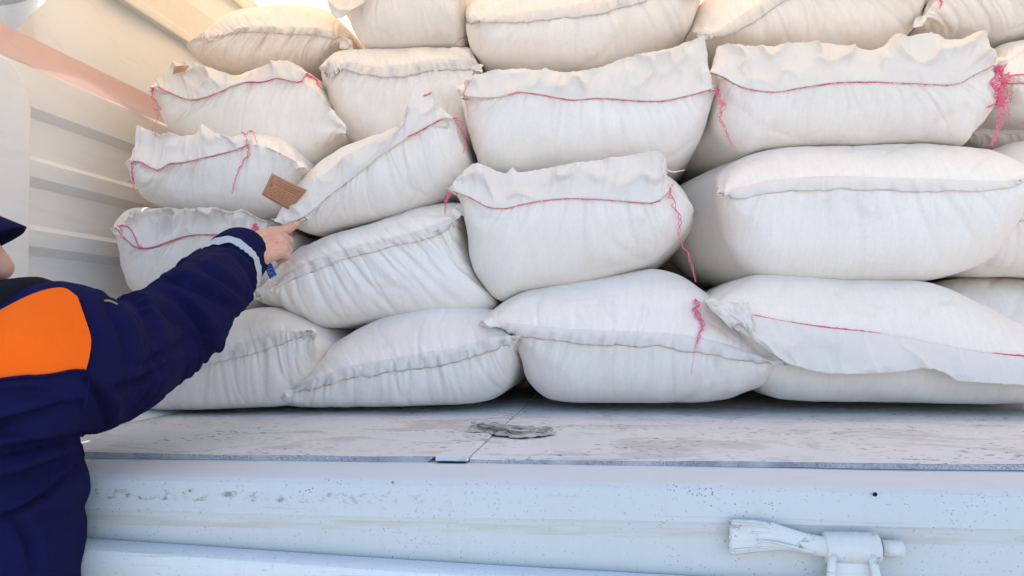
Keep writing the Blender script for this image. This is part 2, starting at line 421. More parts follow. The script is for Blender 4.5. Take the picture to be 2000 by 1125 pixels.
S('A3', 'big bottom sack with a level ruffled hem and a hanging pink thread',
  [(946, 628), (975, 600), (1010, 578), (1060, 560), (1150, 546), (1230, 532), (1280, 527), (1330, 540), (1380, 575), (1440, 625), (1490, 670), (1526, 704)],
  [(946, 632), (1005, 655), (1020, 700), (1028, 735), (1050, 765), (1090, 786), (1160, 794), (1300, 793), (1400, 782), (1470, 756), (1505, 733), (1526, 708)],
  [(946, 630), (1000, 640), (1080, 652), (1150, 658), (1230, 660), (1300, 664), (1360, 672), (1420, 686), (1480, 698), (1526, 707)], ys=1.44, bulge=0.135, hem=0.015, thread=False, seed=8, gather=1.2, on_floor=True)
S('A4', 'bottom sack on the right whose wide mouth flap hangs down over its front',
  [(1372, 584), (1400, 565), (1440, 547), (1500, 534), (1650, 545), (1800, 553), (1900, 592), (2000, 640), (2120, 705)],
  [(1374, 590), (1430, 660), (1460, 735), (1490, 768), (1540, 782), (1650, 788), (1800, 789), (1950, 789), (2060, 780), (2120, 712)],
  [(1376, 588), (1430, 600), (1470, 615), (1540, 629), (1600, 637), (1720, 651), (1830, 672), (1940, 690), (2120, 708)], ys=1.44, bulge=0.13, seed=12, gather=0.6, on_floor=True,
  thread=[[(1470, 615), (1540, 629), (1600, 637), (1720, 651)], [(1938, 690), (2000, 695), (2100, 706)]],
  flap={'base': [(1385, 592), (1430, 602), (1470, 616), (1600, 639), (1720, 652), (1830, 672), (1940, 691), (2120, 710)],
        'top': [(1440, 646), (1480, 668), (1530, 706), (1570, 720), (1620, 729), (1700, 730), (1760, 726), (1810, 719), (1850, 730), (1872, 744), (1930, 748), (2000, 752), (2120, 760)], 'lean': -0.018, 'amp': 0.35})
S('A5', 'shadowed sack at the right edge behind the wide hanging flap',
  [(1800, 590), (1830, 552), (1900, 541), (2000, 545), (2150, 560), (2220, 610)],
  [(1800, 600), (1840, 680), (1950, 740), (2100, 740), (2220, 640)],
  [(1815, 610), (1900, 620), (2050, 630), (2215, 630)], ys=1.66, bulge=0.12, thread=False, seed=14, gather=0.5)
# --- second course
S('B1', 'sack with a crumpled ruffle and thin pink thread behind the pointing hand',
  [(226, 448), (232, 424), (256, 408), (330, 410), (420, 412), (500, 420), (545, 434), (588, 462)],
  [(226, 452), (236, 485), (238, 515), (244, 542), (262, 575), (330, 602), (410, 612), (465, 607), (512, 596), (560, 560), (588, 500)],
  [(227, 446), (250, 472), (268, 484), (300, 484), (335, 472), (368, 461), (410, 462), (450, 460), (500, 452), (570, 470)], ys=1.51, bulge=0.10, pull=16, seed=17, gather=0.9,
  thread=[[(227, 446), (250, 472), (268, 484), (300, 484), (335, 472), (368, 461), (410, 458), (450, 459), (500, 452)], [(229, 442), (245, 441), (258, 452), (270, 478), (278, 484)]],
  flap={'base': [(240, 462), (268, 482), (300, 482), (368, 460), (450, 458), (520, 450)], 'top': [(262, 403), (275, 408), (300, 402), (332, 399), (383, 403), (422, 400), (461, 409), (481, 402), (520, 425)], 'amp': 1.2, 'freq': 1.9, 'roll': 0.016, 'lean': 0.0},
  tails=[{'p': [(574, 455), (568, 478), (572, 505), (580, 520), (560, 535), (535, 548)], 'n': 2, 'fuzz': 0.004}, {'p': [(497, 438), (500, 446), (494, 452), (503, 448), (498, 440)], 'n': 2, 'r': 0.0016}])
S('B2', 'tilted sack with a long slanting hem right of the hand',
  [(508, 578), (545, 535), (590, 492), (650, 466), (702, 447), (760, 428), (815, 408), (870, 397), (914, 396)],
  [(508, 580), (540, 595), (567, 608), (612, 630), (657, 641), (740, 630), (830, 620), (900, 620), (955, 612), (975, 590), (945, 548), (926, 500), (916, 440), (914, 402)],
  [(510, 579), (540, 555), (575, 532), (620, 512), (680, 492), (750, 473), (815, 460), (870, 440), (898, 418), (913, 398)], ys=1.47, bulge=0.13, hem=0.014, thread=False, seed=21, gather=1.5)
S('B3', 'plump sack with a pink seam and upright flap, centre of the second course',
  [(886, 373), (905, 352), (960, 345), (1050, 345), (1150, 335), (1240, 330), (1300, 345), (1338, 380), (1350, 417)],
  [(888, 376), (914, 402), (920, 455), (926, 510), (945, 552), (980, 588), (1031, 573), (1136, 558), (1218, 538), (1273, 518), (1315, 480), (1340, 450), (1350, 420)],
  [(884, 373), (915, 384), (951, 403), (976, 407), (998, 405), (1039, 395), (1100, 388), (1163, 389), (1218, 393), (1273, 396), (1300, 380), (1312, 364)], ys=1.44, bulge=0.14, seed=25, gather=0.6, back=0.8, swell=(0.03, 0.02),
  flap={'top': [(890, 356), (905, 335), (923, 322), (945, 326), (970, 335), (988, 338), (1000, 327), (1014, 336), (1060, 332), (1122, 320), (1170, 312), (1218, 304), (1260, 299), (1284, 299), (1302, 318), (1305, 362)], 'amp': 0.9, 'lean': 0.01},
  tails=[{'p': [(884, 373), (874, 385), (870, 405), (868, 420)], 'n': 2, 'fuzz': 0.003},
         {'p': [(1308, 365), (1315, 395), (1325, 425), (1328, 470), (1345, 500), (1358, 550)], 'n': 2, 'fuzz': 0.004, 'r': 0.0013},
         {'p': [(1303, 332), (1316, 336), (1338, 332)], 'n': 2, 'fuzz': 0.001, 'mat': PALE_THREAD}])
S('B4', 'large sack with a broad rolled hem on the right of the second course',
  [(1393, 372), (1398, 345), (1442, 314), (1510, 294), (1610, 287), (1770, 282), (1850, 289), (1930, 302), (2010, 345)],
  [(1393, 378), (1400, 430), (1420, 490), (1455, 530), (1510, 548), (1640, 552), (1790, 549), (1870, 535), (1925, 508), (1960, 460), (1990, 400), (2010, 350)],
  [(1400, 378), (1455, 376), (1500, 366), (1550, 360), (1620, 357), (1780, 361), (1900, 365), (1960, 362), (2008, 347)], ys=1.45, bulge=0.14, hem=0.012, thread=False, seed=29, gather=0.6, back=0.85, swell=(0.095, 0.03))
S('B5', 'sack cut by the right edge of the picture behind the broad rolled hem',
  [(1845, 420), (1870, 340), (1930, 298), (2000, 278), (2150, 275), (2260, 330)],
  [(1845, 440), (1850, 500), (1880, 535), (2000, 541), (2150, 538), (2260, 360)],
  [(1850, 430), (1950, 420), (2100, 410), (2250, 350)], ys=1.58, bulge=0.12, hem=0.014, thread=False, seed=31, gather=1.0)
# --- third course
S('C1', 'small sack with an upright flap and pink seam against the ribbed wall',
  [(260, 318), (270, 290), (330, 283), (420, 275), (500, 265), (560, 275), (600, 310), (614, 335)],
  [(260, 330), (260, 358), (270, 376), (288, 396), (340, 410), (430, 425), (520, 428), (570, 408), (604, 360), (614, 338)],
  [(259, 315), (276, 317), (306, 332), (332, 320), (358, 317), (418, 304), (459, 293), (485, 282), (530, 290), (600, 325)], ys=1.48, bulge=0.11, pull=18, seed=35, gather=1.2,
  thread=[[(259, 315), (276, 317), (306, 332), (332, 320), (358, 317), (418, 304), (459, 293), (485, 282)]],
  flap={'base': [(259, 315), (276, 317), (306, 332), (332, 320), (358, 317), (418, 304), (459, 293), (488, 281)],
        'top': [(269, 244), (285, 252), (299, 258), (320, 266), (334, 260), (360, 268), (384, 262), (396, 243), (422, 261), (450, 268), (490, 268)], 'amp': 0.9, 'smooth': False},
  tails=[{'p': [(484, 284), (486, 300), (470, 326), (460, 350), (453, 378)], 'n': 2, 'fuzz': 0.003}, {'p': [(482, 284), (482, 262), (493, 257), (501, 276), (503, 281)], 'n': 1, 'fuzz': 0.002},
         {'p': [(260, 315), (258, 335), (261, 358), (262, 385)], 'n': 2, 'fuzz': 0.002}])
S('C2', 'tilted sack with a peaked folded flap and a brown paper tag at its left tip',
  [(546, 428), (570, 385), (616, 332), (660, 298), (720, 273), (790, 248), (850, 235), (886, 236), (908, 268), (922, 322)],
  [(546, 434), (562, 444), (590, 452), (625, 461), (680, 446), (760, 426), (820, 408), (870, 390), (905, 362), (922, 330)],
  [(560, 438), (600, 420), (640, 386), (696, 342), (752, 298), (808, 263), (860, 234), (886, 232)], ys=1.47, bulge=0.12, seed=41, gather=0.9,
  thread=[[(796, 267), (808, 262), (835, 247), (864, 232)], [(828, 187), (836, 184), (843, 181)]],
  flap={'base': [(560, 438), (600, 420), (640, 386), (696, 342), (752, 298), (808, 263), (860, 234), (886, 232)],
        'top': [(547, 418), (575, 392), (616, 352), (664, 312), (722, 278), (768, 258), (790, 242), (797, 208), (812, 162), (824, 152), (834, 172), (852, 200), (880, 226)], 'amp': 0.55, 'lean': -0.006, 'smooth': False},
  tails=[{'p': [(884, 231), (897, 235), (905, 252), (909, 276), (906, 298)], 'n': 2, 'fuzz': 0.003}])
S('C3', 'long sack with a pink seam and a tall flap rising to its right end',
  [(904, 186), (930, 168), (1000, 158), (1120, 160), (1250, 158), (1350, 155), (1392, 178)],
  [(904, 192), (912, 226), (920, 266), (932, 306), (955, 340), (1060, 345), (1200, 345), (1300, 335), (1345, 305), (1372, 265), (1392, 190)],
  [(906, 188), (950, 192), (992, 186), (1012, 180), (1052, 184), (1116, 195), (1168, 192), (1280, 198), (1340, 188), (1390, 174)], ys=1.47, bulge=0.13, seed=45, gather=1.0,
  thread=[[(992, 186), (1012, 180), (1052, 184), (1116, 195), (1168, 192), (1280, 198), (1340, 188), (1390, 174)]],
  flap={'top': [(908, 165), (920, 154), (960, 141), (1016, 134), (1072, 138), (1120, 142), (1160, 138), (1220, 116), (1300, 96), (1372, 77), (1378, 84), (1386, 136)], 'amp': 0.8, 'lean': 0.006},
  tails=[{'p': [(1388, 174), (1400, 188), (1412, 208), (1406, 232), (1420, 262), (1430, 286)], 'n': 3, 'fuzz': 0.0045, 'r': 0.0014},
         {'p': [(920, 158), (909, 172), (908, 190), (914, 215), (913, 230)], 'n': 1, 'fuzz': 0.002}])
S('C4', 'widest sack with a long pink seam and big thread tangle at its right end',
  [(1387, 150), (1420, 128), (1520, 125), (1650, 125), (1780, 125), (1880, 118), (1938, 132)],
  [(1386, 158), (1382, 220), (1392, 270), (1442, 305), (1490, 298), (1620, 290), (1770, 285), (1862, 290), (1884, 268), (1914, 236), (1927, 198), (1938, 140)],
  [(1386, 141), (1410, 150), (1450, 170), (1510, 180), (1562, 172), (1630, 162), (1690, 160), (1780, 163), (1862, 165), (1900, 148), (1940, 127)], ys=1.47, bulge=0.13, seed=52, gather=0.8, back=0.85, swell=(0.075, 0.03),
  flap={'top': [(1392, 126), (1400, 104), (1412, 86), (1490, 88), (1590, 80), (1642, 84), (1702, 98), (1730, 88), (1746, 70), (1774, 71), (1826, 66), (1846, 78), (1878, 76), (1914, 62), (1930, 76), (1938, 118)], 'amp': 0.8, 'lean': 0.008})
S('C5', 'sack with a double pink seam cut off by the right edge below the topmost course',
  [(1915, 130), (1940, 95), (2000, 80), (2150, 75), (2260, 120)], [(1915, 140), (1922, 200), (1960, 232), (2060, 236), (2180, 230), (2260, 130)],
  [(1925, 150), (1962, 147), (2000, 146), (2120, 140), (2250, 125)], ys=1.56, bulge=0.12, seed=55, gather=0.8, thread=[[(1955, 147), (2000, 146), (2120, 140)], [(1955, 164), (2000, 163), (2100, 160)]])
S('C6', 'dim sack in the gap at the right edge behind the thread tangle',
  [(1840, 250), (1880, 222), (1960, 215), (2100, 220), (2200, 260)], [(1840, 262), (1870, 300), (1960, 320), (2100, 320), (2200, 270)],
  [(1850, 258), (1960, 262), (2190, 265)], ys=1.76, bulge=0.1, seed=57, gather=0.5, thread=False)
# --- fourth course
S('D1', 'sack with a puckered flap hiding a brown tag beside the faded red stripe',
  [(324, 180), (335, 165), (420, 165), (520, 140), (590, 140), (636, 166), (660, 225), (684, 275)],
  [(325, 188), (333, 226), (345, 262), (390, 296), (480, 325), (560, 338), (618, 330), (660, 305), (684, 280)],
  [(303, 173), (336, 183), (366, 194), (396, 192), (425, 181), (455, 168), (485, 160), (515, 160), (541, 153), (582, 160), (620, 180), (675, 262)], ys=1.54, bulge=0.11, seed=61, gather=1.1, wedge=.3,
  thread=[[(297, 178), (300, 172), (310, 171), (336, 183), (366, 194), (396, 192), (425, 181), (440, 176)], [(478, 161), (515, 160), (541, 153), (582, 160), (597, 148)]],
  flap={'base': [(303, 173), (336, 183), (366, 194), (396, 192), (425, 181), (455, 168), (485, 160), (515, 160), (541, 153), (582, 160), (597, 150)],
        'top': [(304, 160), (318, 134), (336, 121), (372, 120), (400, 130), (430, 138), (470, 150), (490, 140), (515, 126), (552, 116), (582, 127), (597, 140)], 'amp': 0.9, 'lean': 0.0},
  tails=[{'p': [(297, 178), (305, 198), (312, 213), (306, 238), (298, 250), (305, 268)], 'n': 1, 'fuzz': 0.002}, {'p': [(596, 146), (606, 150), (618, 156), (622, 166), (632, 176)], 'n': 3, 'fuzz': 0.004}])
S('D2', 'upright looking sack with a gathered hem between the tag sack and the tall flap',
  [(637, 140), (655, 116), (690, 104), (780, 102), (880, 101), (926, 104), (948, 146)],
  [(638, 150), (648, 200), (662, 240), (686, 282), (760, 310), (860, 310), (930, 290), (948, 160)],
  [(645, 140), (680, 125), (740, 136), (780, 134), (824, 126), (880, 122), (920, 120), (944, 140)], ys=1.56, bulge=0.12, hem=0.016, thread=False, seed=65, gather=1.5)
# --- topmost course
S('E0', 'highest sack at the left, pale under the tarpaulin with a ribbed hem',
  [(386, 105), (395, 82), (420, 52), (455, 33), (490, 22), (560, 15), (635, 22), (672, 48), (694, 82), (699, 104)],
  [(386, 110), (410, 135), (480, 150), (582, 148), (640, 138), (675, 120), (699, 108)],
  [(400, 72), (448, 63), (485, 55), (552, 57), (612, 59), (664, 72), (690, 95)], ys=1.66, bulge=0.12, hem=0.014, thread=False, seed=71, gather=1.7)
S('E1', 'topmost sack left of centre with a small torn flap at its left corner',
  [(672, 10), (690, -40), (740, -80), (820, -95), (890, -85), (925, -20)],
  [(676, 20), (690, 52), (712, 96), (740, 106), (800, 105), (880, 103), (914, 98), (925, 0)],
  [(680, 0), (740, -30), (820, -42), (890, -35), (920, -20)], ys=1.56, bulge=0.12, seed=75, gather=0.9, thread=False,
  flap={'base': [(640, -40), (660, -30), (690, -20), (720, -25)], 'top': [(638, 2), (646, 24), (668, 34), (712, 6)], 'lean': -0.02, 'amp': 0.5},
  tails=[{'p': [(914, 73), (900, 75), (892, 82), (887, 90)], 'n': 1, 'fuzz': 0.001, 'r': 0.001}])
S('E2', 'topmost sack in the middle with a tucked corner and a wavy hem',
  [(916, 42), (922, 20), (960, -10), (1040, -40), (1160, -75), (1280, -90), (1345, -60), (1370, -5)],
  [(915, 55), (914, 75), (922, 105), (938, 128), (970, 148), (1060, 155), (1180, 150), (1280, 120), (1335, 82), (1360, 30), (1370, 0)],
  [(922, 42), (952, 39), (1016, 33), (1080, 25), (1152, 16), (1224, 0), (1290, -20), (1366, -12)], ys=1.52, bulge=0.13, hem=0.013, thread=False, seed=79, gather=1.0)
S('E3', 'topmost sack right of centre with a pointed hem corner hanging over the flaps',
  [(1334, 85), (1352, 36), (1380, -5), (1440, -50), (1560, -80), (1700, -80), (1780, -50), (1806, 0)],
  [(1334, 92), (1370, 110), (1450, 120), (1580, 115), (1700, 112), (1770, 72), (1790, 35), (1806, 4)],
  [(1364, 66), (1402, 68), (1442, 47), (1486, 18), (1514, 0), (1580, -28), (1680, -40), (1790, -20)], ys=1.55, bulge=0.13, hem=0.012, thread=False, seed=83, gather=0.9)
S('E4', 'topmost sack at the right edge with a short pink thread end',
  [(1772, 72), (1786, 30), (1806, -10), (1880, -60), (2000, -80), (2150, -60), (2230, 20)],
  [(1772, 76), (1830, 90), (1938, 90), (2000, 80), (2120, 74), (2230, 30)],
  [(1782, 55), (1850, -15), (1950, -25), (2100, -20), (2225, 20)], ys=1.58, bulge=0.13, seed=87, gather=0.9, thread=False,
  tails=[{'p': [(1838, -25), (1836, -5), (1839, 6), (1836, 16)], 'n': 3, 'fuzz': 0.004}])
# --- the next row of sacks, seen through the gaps, filled out to block rear light
GAPS = {(0, 0): 'rear sack in the dark gap under the tilted sack beside the hand', (1, 0): 'rear sack in the floor-level gap left of the big bottom sack',
        (2, 0): 'rear sack in the dark gap above the shoulder of the big bottom sack', (0, 1): 'rear sack in the dark hollow just right of the fingertip',
        (1, 1): 'rear sack behind the plump pink-seamed sack', (2, 1): 'rear sack in the deep gap left of the broad rolled hem',
        (0, 2): 'rear sack in the gap under the gathered hem sack', (1, 2): 'rear sack in the narrow slit left of the long pink seam', (2, 2): 'rear sack in the gap under the widest sack',
        (3, 0): 'rear sack behind the wide hanging flap near the floor', (3, 1): 'rear sack behind the sacks at the right edge'}
for (cx_, cy_), lab in GAPS.items():
    x_, y_ = 620 + 390 * cx_, 690 - 185 * cy_
    S(('G', cx_, cy_), lab, [(x_ - 200, y_ - 10), (x_ - 170, y_ - 70), (x_ - 60, y_ - 102), (x_ + 80, y_ - 100), (x_ + 175, y_ - 65), (x_ + 200, y_ - 5)],
      [(x_ - 200, y_ + 10), (x_ - 165, y_ + 70), (x_ - 60, y_ + 98), (x_ + 80, y_ + 98), (x_ + 175, y_ + 68), (x_ + 200, y_ + 5)],
      [(x_ - 195, y_), (x_, y_ + 6), (x_ + 195, y_)], ys=2.30, bulge=0.12, seed=90 + cx_ * 5 + cy_, gather=0.4, thread=False, back=0.8, rows=16)
# big tangle of thread on the widest sack, and the hanging thread on A3
for tl in ({'p': [(1942, 127), (1954, 144), (1942, 164), (1950, 188), (1956, 208), (1950, 248), (1934, 284)], 'n': 4, 'fuzz': 0.008, 'r': 0.0016},
           {'p': [(1950, 150), (1964, 176), (1974, 186), (1970, 210), (1972, 242)], 'n': 2, 'fuzz': 0.004},
           {'p': [(1950, 190), (1944, 204), (1926, 211)], 'n': 2, 'fuzz': 0.004},
           {'p': [(1946, 130), (1958, 160), (1944, 180), (1960, 200), (1946, 212)], 'n': 4, 'fuzz': 0.01, 'r': 0.0015}):
    add_tail(SACKS['C4'], tl, 1.46, 5)
for tl in ({'p': [(1358, 582), (1360, 610), (1371, 632), (1366, 652), (1360, 672)], 'n': 4, 'fuzz': 0.005, 'r': 0.0013},
           {'p': [(1360, 668), (1354, 700), (1350, 732)], 'n': 1, 'fuzz': 0.001, 'r': 0.0008}):
    add_tail(SACKS['A3'], tl, 1.46, 6)
# A4's small folded corner
def px_sheet(name, rows_px, Y, mat, parent, amp=0.004, off=None, n=40, nr=14, seed=2, thick=0.0015):
    R = []
    for k, row in enumerate(rows_px):
        y = Y[k] if isinstance(Y, (list, tuple)) else Y
        R.append(Pn(resample(row, n), y))
    R = np.array(R); t = np.linspace(0, len(R) - 1, nr); G = []
    for a in t:
        i = int(min(a, len(R) - 2)); f = a - i; G.append(R[i] * (1 - f) + R[i + 1] * f)
    G = np.array(G); uu = np.linspace(0, 1, n)[None] + 0 * t[:, None]; vv = (t / max(t))[:, None] + 0 * uu
    G[:, :, 1] += amp * fbm2(uu * 5 + seed, vv * 4, seed)
    o = mesh_obj(name, G.reshape(-1, 3), grid_faces(nr, n), mat, parent)
    md = o.modifiers.new('thickness', 'SOLIDIFY'); md.thickness = thick
    return o
px_sheet('folded_corner', [[(1374, 584), (1400, 590), (1463, 592)], [(1390, 605), (1425, 612), (1468, 622)], [(1428, 642), (1445, 632), (1470, 660)]], [1.425, 1.415, 1.42], FLAP, SACKS['A4'], 0.006)

# ------------------------------------------------------------------ tags
def make_tag_mat():
    mt, nt, b = new_mat('printed_brown_card')
    n = tex_noise(nt, coords(nt), 60, 4)
    L(nt, mixc(nt, n, (0.42, 0.225, 0.125), (0.53, 0.30, 0.175)), b.inputs['Base Color']); b.inputs['Roughness'].default_value = 0.7
    return mt
TAG = make_tag_mat(); TAGINK = plain('red_ink', (0.40, 0.12, 0.07), 0.8); BLUE = plain('blue_card', (0.02, 0.10, 0.42), 0.6, 0.3, 0.1, 80)
PALEINK = plain('pale_ink', (0.55, 0.62, 0.75), 0.8)
def paper_tag(parent, quad, Y, mat, ink, name='paper_tag', kind=0):
    A = [P(*quad[k], Y[k]) for k in range(4)]        # tl, tr, br, bl
    def at(u, v, lift=0.0):
        p = (A[0] * (1 - u) + A[1] * u) * (1 - v) + (A[3] * (1 - u) + A[2] * u) * v
        nrm = (A[1] - A[0]).cross(A[3] - A[0]).normalized()
        if nrm.y > 0: nrm = -nrm
        return p + nrm * (lift + 0.0035 * math.sin(u * 3.0) * math.sin(v * 2 + .5))
    n = 9; V = [at(i / (n - 1), j / (n - 1)) for j in range(n) for i in range(n)]
    o = mesh_obj(name, V, grid_faces(n, n), mat, parent)
    md = o.modifiers.new('thickness', 'SOLIDIFY'); md.thickness = 0.0008; md.offset = 0
    rects = []
    if kind == 0:
        t = 0.012
        rects += [(.05, .06, .95, .06 + 2 * t), (.05, .92, .95, .92 + 2 * t), (.05, .06, .05 + t, .94), (.94, .06, .94 + t, .94), (.08, .32, .93, .345), (.2, .16, .9, .19), (.25, .24, .85, .265)]
        rr = random.Random(4)
        for row in range(5):
            u = 0.1 if row else .28
            while u < .85:
                wd = rr.uniform(.02, .09); rects.append((u, .44 + row * .09, min(u + wd, .9), .44 + row * .09 + .03)); u += wd + rr.uniform(.02, .06)
        rects += [(.08, .40, .15, .50)]
    else:
        rr = random.Random(9)
        for row in range(6):
            rects.append((.2, .15 + row * .12, rr.uniform(.5, .85), .15 + row * .12 + .03))
    V = []; Fc = []
    for (u0, v0, u1, v1) in rects:
        k = max(2, int((u1 - u0) * 8) + 1); b0 = len(V)
        for j in (v0, v1):
            for i in range(k): V.append(at(u0 + (u1 - u0) * i / (k - 1), j, 0.0012))
        for i in range(k - 1): Fc.append((b0 + i, b0 + i + 1, b0 + k + i + 1, b0 + k + i))
    mesh_obj('printed_lines', V, Fc, ink, o)
    return o
tg = paper_tag(SACKS['C2'], [(531, 338), (600, 371), (566, 411), (511, 380)], [1.40, 1.455, 1.47, 1.41], TAG, TAGINK)
tg['label'] = 'brown printed paper tag sewn into the seam'
paper_tag(SACKS['B1'], [(514, 512), (527, 508), (541, 537), (527, 545)], [1.44, 1.44, 1.44, 1.44], BLUE, PALEINK, kind=1)['label'] = 'small blue tag hanging below the hand'
paper_tag(SACKS['D1'], [(340, 130), (370, 128), (362, 140), (338, 145)], [1.515, 1.515, 1.515, 1.515], TAG, TAGINK, kind=1)

# ------------------------------------------------------------------ truck
GROUND_Z = -1.28
WALL_X = -1.15
def paint_mat(name, base, dirt=1.0, specks=1.0, rust=True, rough=0.45):
    mt, nt, b = new_mat(name)
    v = coords(nt)
    n1 = tex_noise(nt, v, 3.0, 5, 0.6); n2 = tex_noise(nt, coords(nt, (3, 3, 30)), 2.0, 4, 0.6)
    c = mixc(nt, n1, tuple(x * 0.90 for x in base), tuple(min(1, x * 1.04) for x in base))
    c = mixc(nt, ramp(nt, n2, [(0.5, (0, 0, 0)), (0.8, (0.35 * dirt,) * 3)]).outputs[0], c, (0.55, 0.52, 0.45))
    if specks:
        sc1 = tex_noise(nt, coords(nt, (5, 5, 260), (0, 0.05, 0)), 1.0, 3, 0.7)
        c = mixc(nt, ramp(nt, sc1, [(0.64, (0, 0, 0)), (0.69, (0.5, 0.5, 0.5))]).outputs[0], c, (0.36, 0.34, 0.31))
        dr = tex_noise(nt, coords(nt, (70, 70, 2.5)), 1.0, 4, 0.65)
        c = mixc(nt, ramp(nt, dr, [(0.52, (0, 0, 0)), (0.75, (0.3, 0.3, 0.3))]).outputs[0], c, (0.50, 0.48, 0.44))
        mf = tex_noise(nt, v, 240, 2, 0.6)
        c = mixc(nt, ramp(nt, mf, [(0.65, (0, 0, 0)), (0.69, (0.5, 0.5, 0.5))]).outputs[0], c, (0.30, 0.29, 0.28))
        vo = nt.nodes.new('ShaderNodeTexVoronoi'); vo.inputs['Scale'].default_value = 215; L(nt, v, vo.inputs['Vector'])
        dens = tex_noise(nt, v, 6.5, 3, 0.6)
        big = tex_noise(nt, v, 55, 2)
        th = nt.nodes.new('ShaderNodeMath'); th.operation = 'MULTIPLY_ADD'; L(nt, dens, th.inputs[0]); th.inputs[1].default_value = 0.62 * specks; th.inputs[2].default_value = -0.17
        lt = nt.nodes.new('ShaderNodeMath'); lt.operation = 'LESS_THAN'; L(nt, vo.outputs['Distance'], lt.inputs[0]); L(nt, th.outputs[0], lt.inputs[1])
        gate = ramp(nt, big, [(0.52, (0, 0, 0)), (0.56, (1, 1, 1))])
        f = nt.nodes.new('ShaderNodeMath'); f.operation = 'MULTIPLY'; L(nt, lt.outputs[0], f.inputs[0]); L(nt, gate.outputs[0], f.inputs[1])
        f2 = nt.nodes.new('ShaderNodeMath'); f2.operation = 'MULTIPLY'; L(nt, f.outputs[0], f2.inputs[0]); f2.inputs[1].default_value = 0.75
        c = mixc(nt, f2.outputs[0], c, (0.17, 0.16, 0.15))
    if rust:
        rz = tex_noise(nt, coords(nt, (60, 60, 90)), 1.0, 6, 0.8)
        sx = nt.nodes.new('ShaderNodeSeparateXYZ'); L(nt, coords(nt), sx.inputs[0])
        band = nt.nodes.new('ShaderNodeMapRange'); L(nt, sx.outputs['X'], band.inputs[0])
        band.inputs[1].default_value = -0.15; band.inputs[2].default_value = -0.40; band.inputs[3].default_value = 0.0; band.inputs[4].default_value = 1.0
        rr = ramp(nt, rz, [(0.53, (0, 0, 0)), (0.62, (0.8, 0.8, 0.8))])
        zb = nt.nodes.new('ShaderNodeMath'); zb.operation = 'COMPARE'; L(nt, sx.outputs['Z'], zb.inputs[0]); zb.inputs[1].default_value = rust if isinstance(rust, float) else -0.031; zb.inputs[2].default_value = 0.006
        m1 = nt.nodes.new('ShaderNodeMath'); m1.operation = 'MULTIPLY'; L(nt, band.outputs[0], m1.inputs[0]); L(nt, rr.outputs[0], m1.inputs[1])
        m2 = nt.nodes.new('ShaderNodeMath'); m2.operation = 'MULTIPLY'; L(nt, m1.outputs[0], m2.inputs[0]); L(nt, zb.outputs[0], m2.inputs[1])
        c = mixc(nt, m2.outputs[0], c, (0.19, 0.165, 0.12))
    if rust:
        zc = nt.nodes.new('ShaderNodeMath'); zc.operation = 'COMPARE'; L(nt, sx.outputs['Z'], zc.inputs[0]); zc.inputs[1].default_value = (rust - 0.022) if isinstance(rust, float) else -0.062; zc.inputs[2].default_value = 0.006
        gn = ramp(nt, tex_noise(nt, coords(nt, (7, 7, 90)), 1.0, 5, 0.7), [(0.42, (0, 0, 0)), (0.62, (0.75, 0.75, 0.75))])
        gm_ = nt.nodes.new('ShaderNodeMath'); gm_.operation = 'MULTIPLY'; L(nt, zc.outputs[0], gm_.inputs[0]); L(nt, gn.outputs[0], gm_.inputs[1])
        c = mixc(nt, gm_.outputs[0], c, (0.47, 0.44, 0.36))
    L(nt, c, b.inputs['Base Color']); b.inputs['Roughness'].default_value = rough
    bump(nt, b, tex_noise(nt, v, 40, 4, 0.6), 0.12, 0.003)
    return mt, nt, b, c
PAINT, *_ = paint_mat('white_sill_paint', (0.72, 0.75, 0.75))
PANEL, *_ = paint_mat('white_panel_paint', (0.66, 0.68, 0.68), 0.6, 0.8, rust=-0.175)
def dust_over(mt, nt, b, c, up_col=(0.60, 0.605, 0.615)):
    """flour dust that has settled on the faces that look up"""
    g = nt.nodes.new('ShaderNodeNewGeometry'); s = nt.nodes.new('ShaderNodeSeparateXYZ'); L(nt, g.outputs['Normal'], s.inputs[0])
    n = tex_noise(nt, coords(nt), 14, 5, 0.65)
    mr = nt.nodes.new('ShaderNodeMapRange'); L(nt, s.outputs['Z'], mr.inputs[0]); mr.inputs[1].default_value = 0.75; mr.inputs[2].default_value = 0.97
    m = nt.nodes.new('ShaderNodeMath'); m.operation = 'MULTIPLY'; L(nt, mr.outputs[0], m.inputs[0]); L(nt, ramp(nt, n, [(0.25, (0.6, 0.6, 0.6)), (0.5, (1, 1, 1))]).outputs[0], m.inputs[1])
    cc = mixc(nt, m.outputs[0], c, up_col); L(nt, cc, b.inputs['Base Color'])
    mr2 = nt.nodes.new('ShaderNodeMapRange'); L(nt, m.outputs[0], mr2.inputs[0]); mr2.inputs[3].default_value = 0.65; mr2.inputs[4].default_value = 0.9
    L(nt, mr2.outputs[0], b.inputs['Roughness'])
SILL, snt, sb, sc_ = paint_mat('dusty_sill_paint', (0.56, 0.57, 0.565), specks=1.1); dust_over(SILL, snt, sb, sc_)
WALLP, *_ = paint_mat('cream_wall_paint', (0.80, 0.79, 0.77), 0.7, 0.0, rust=False, rough=0.4)
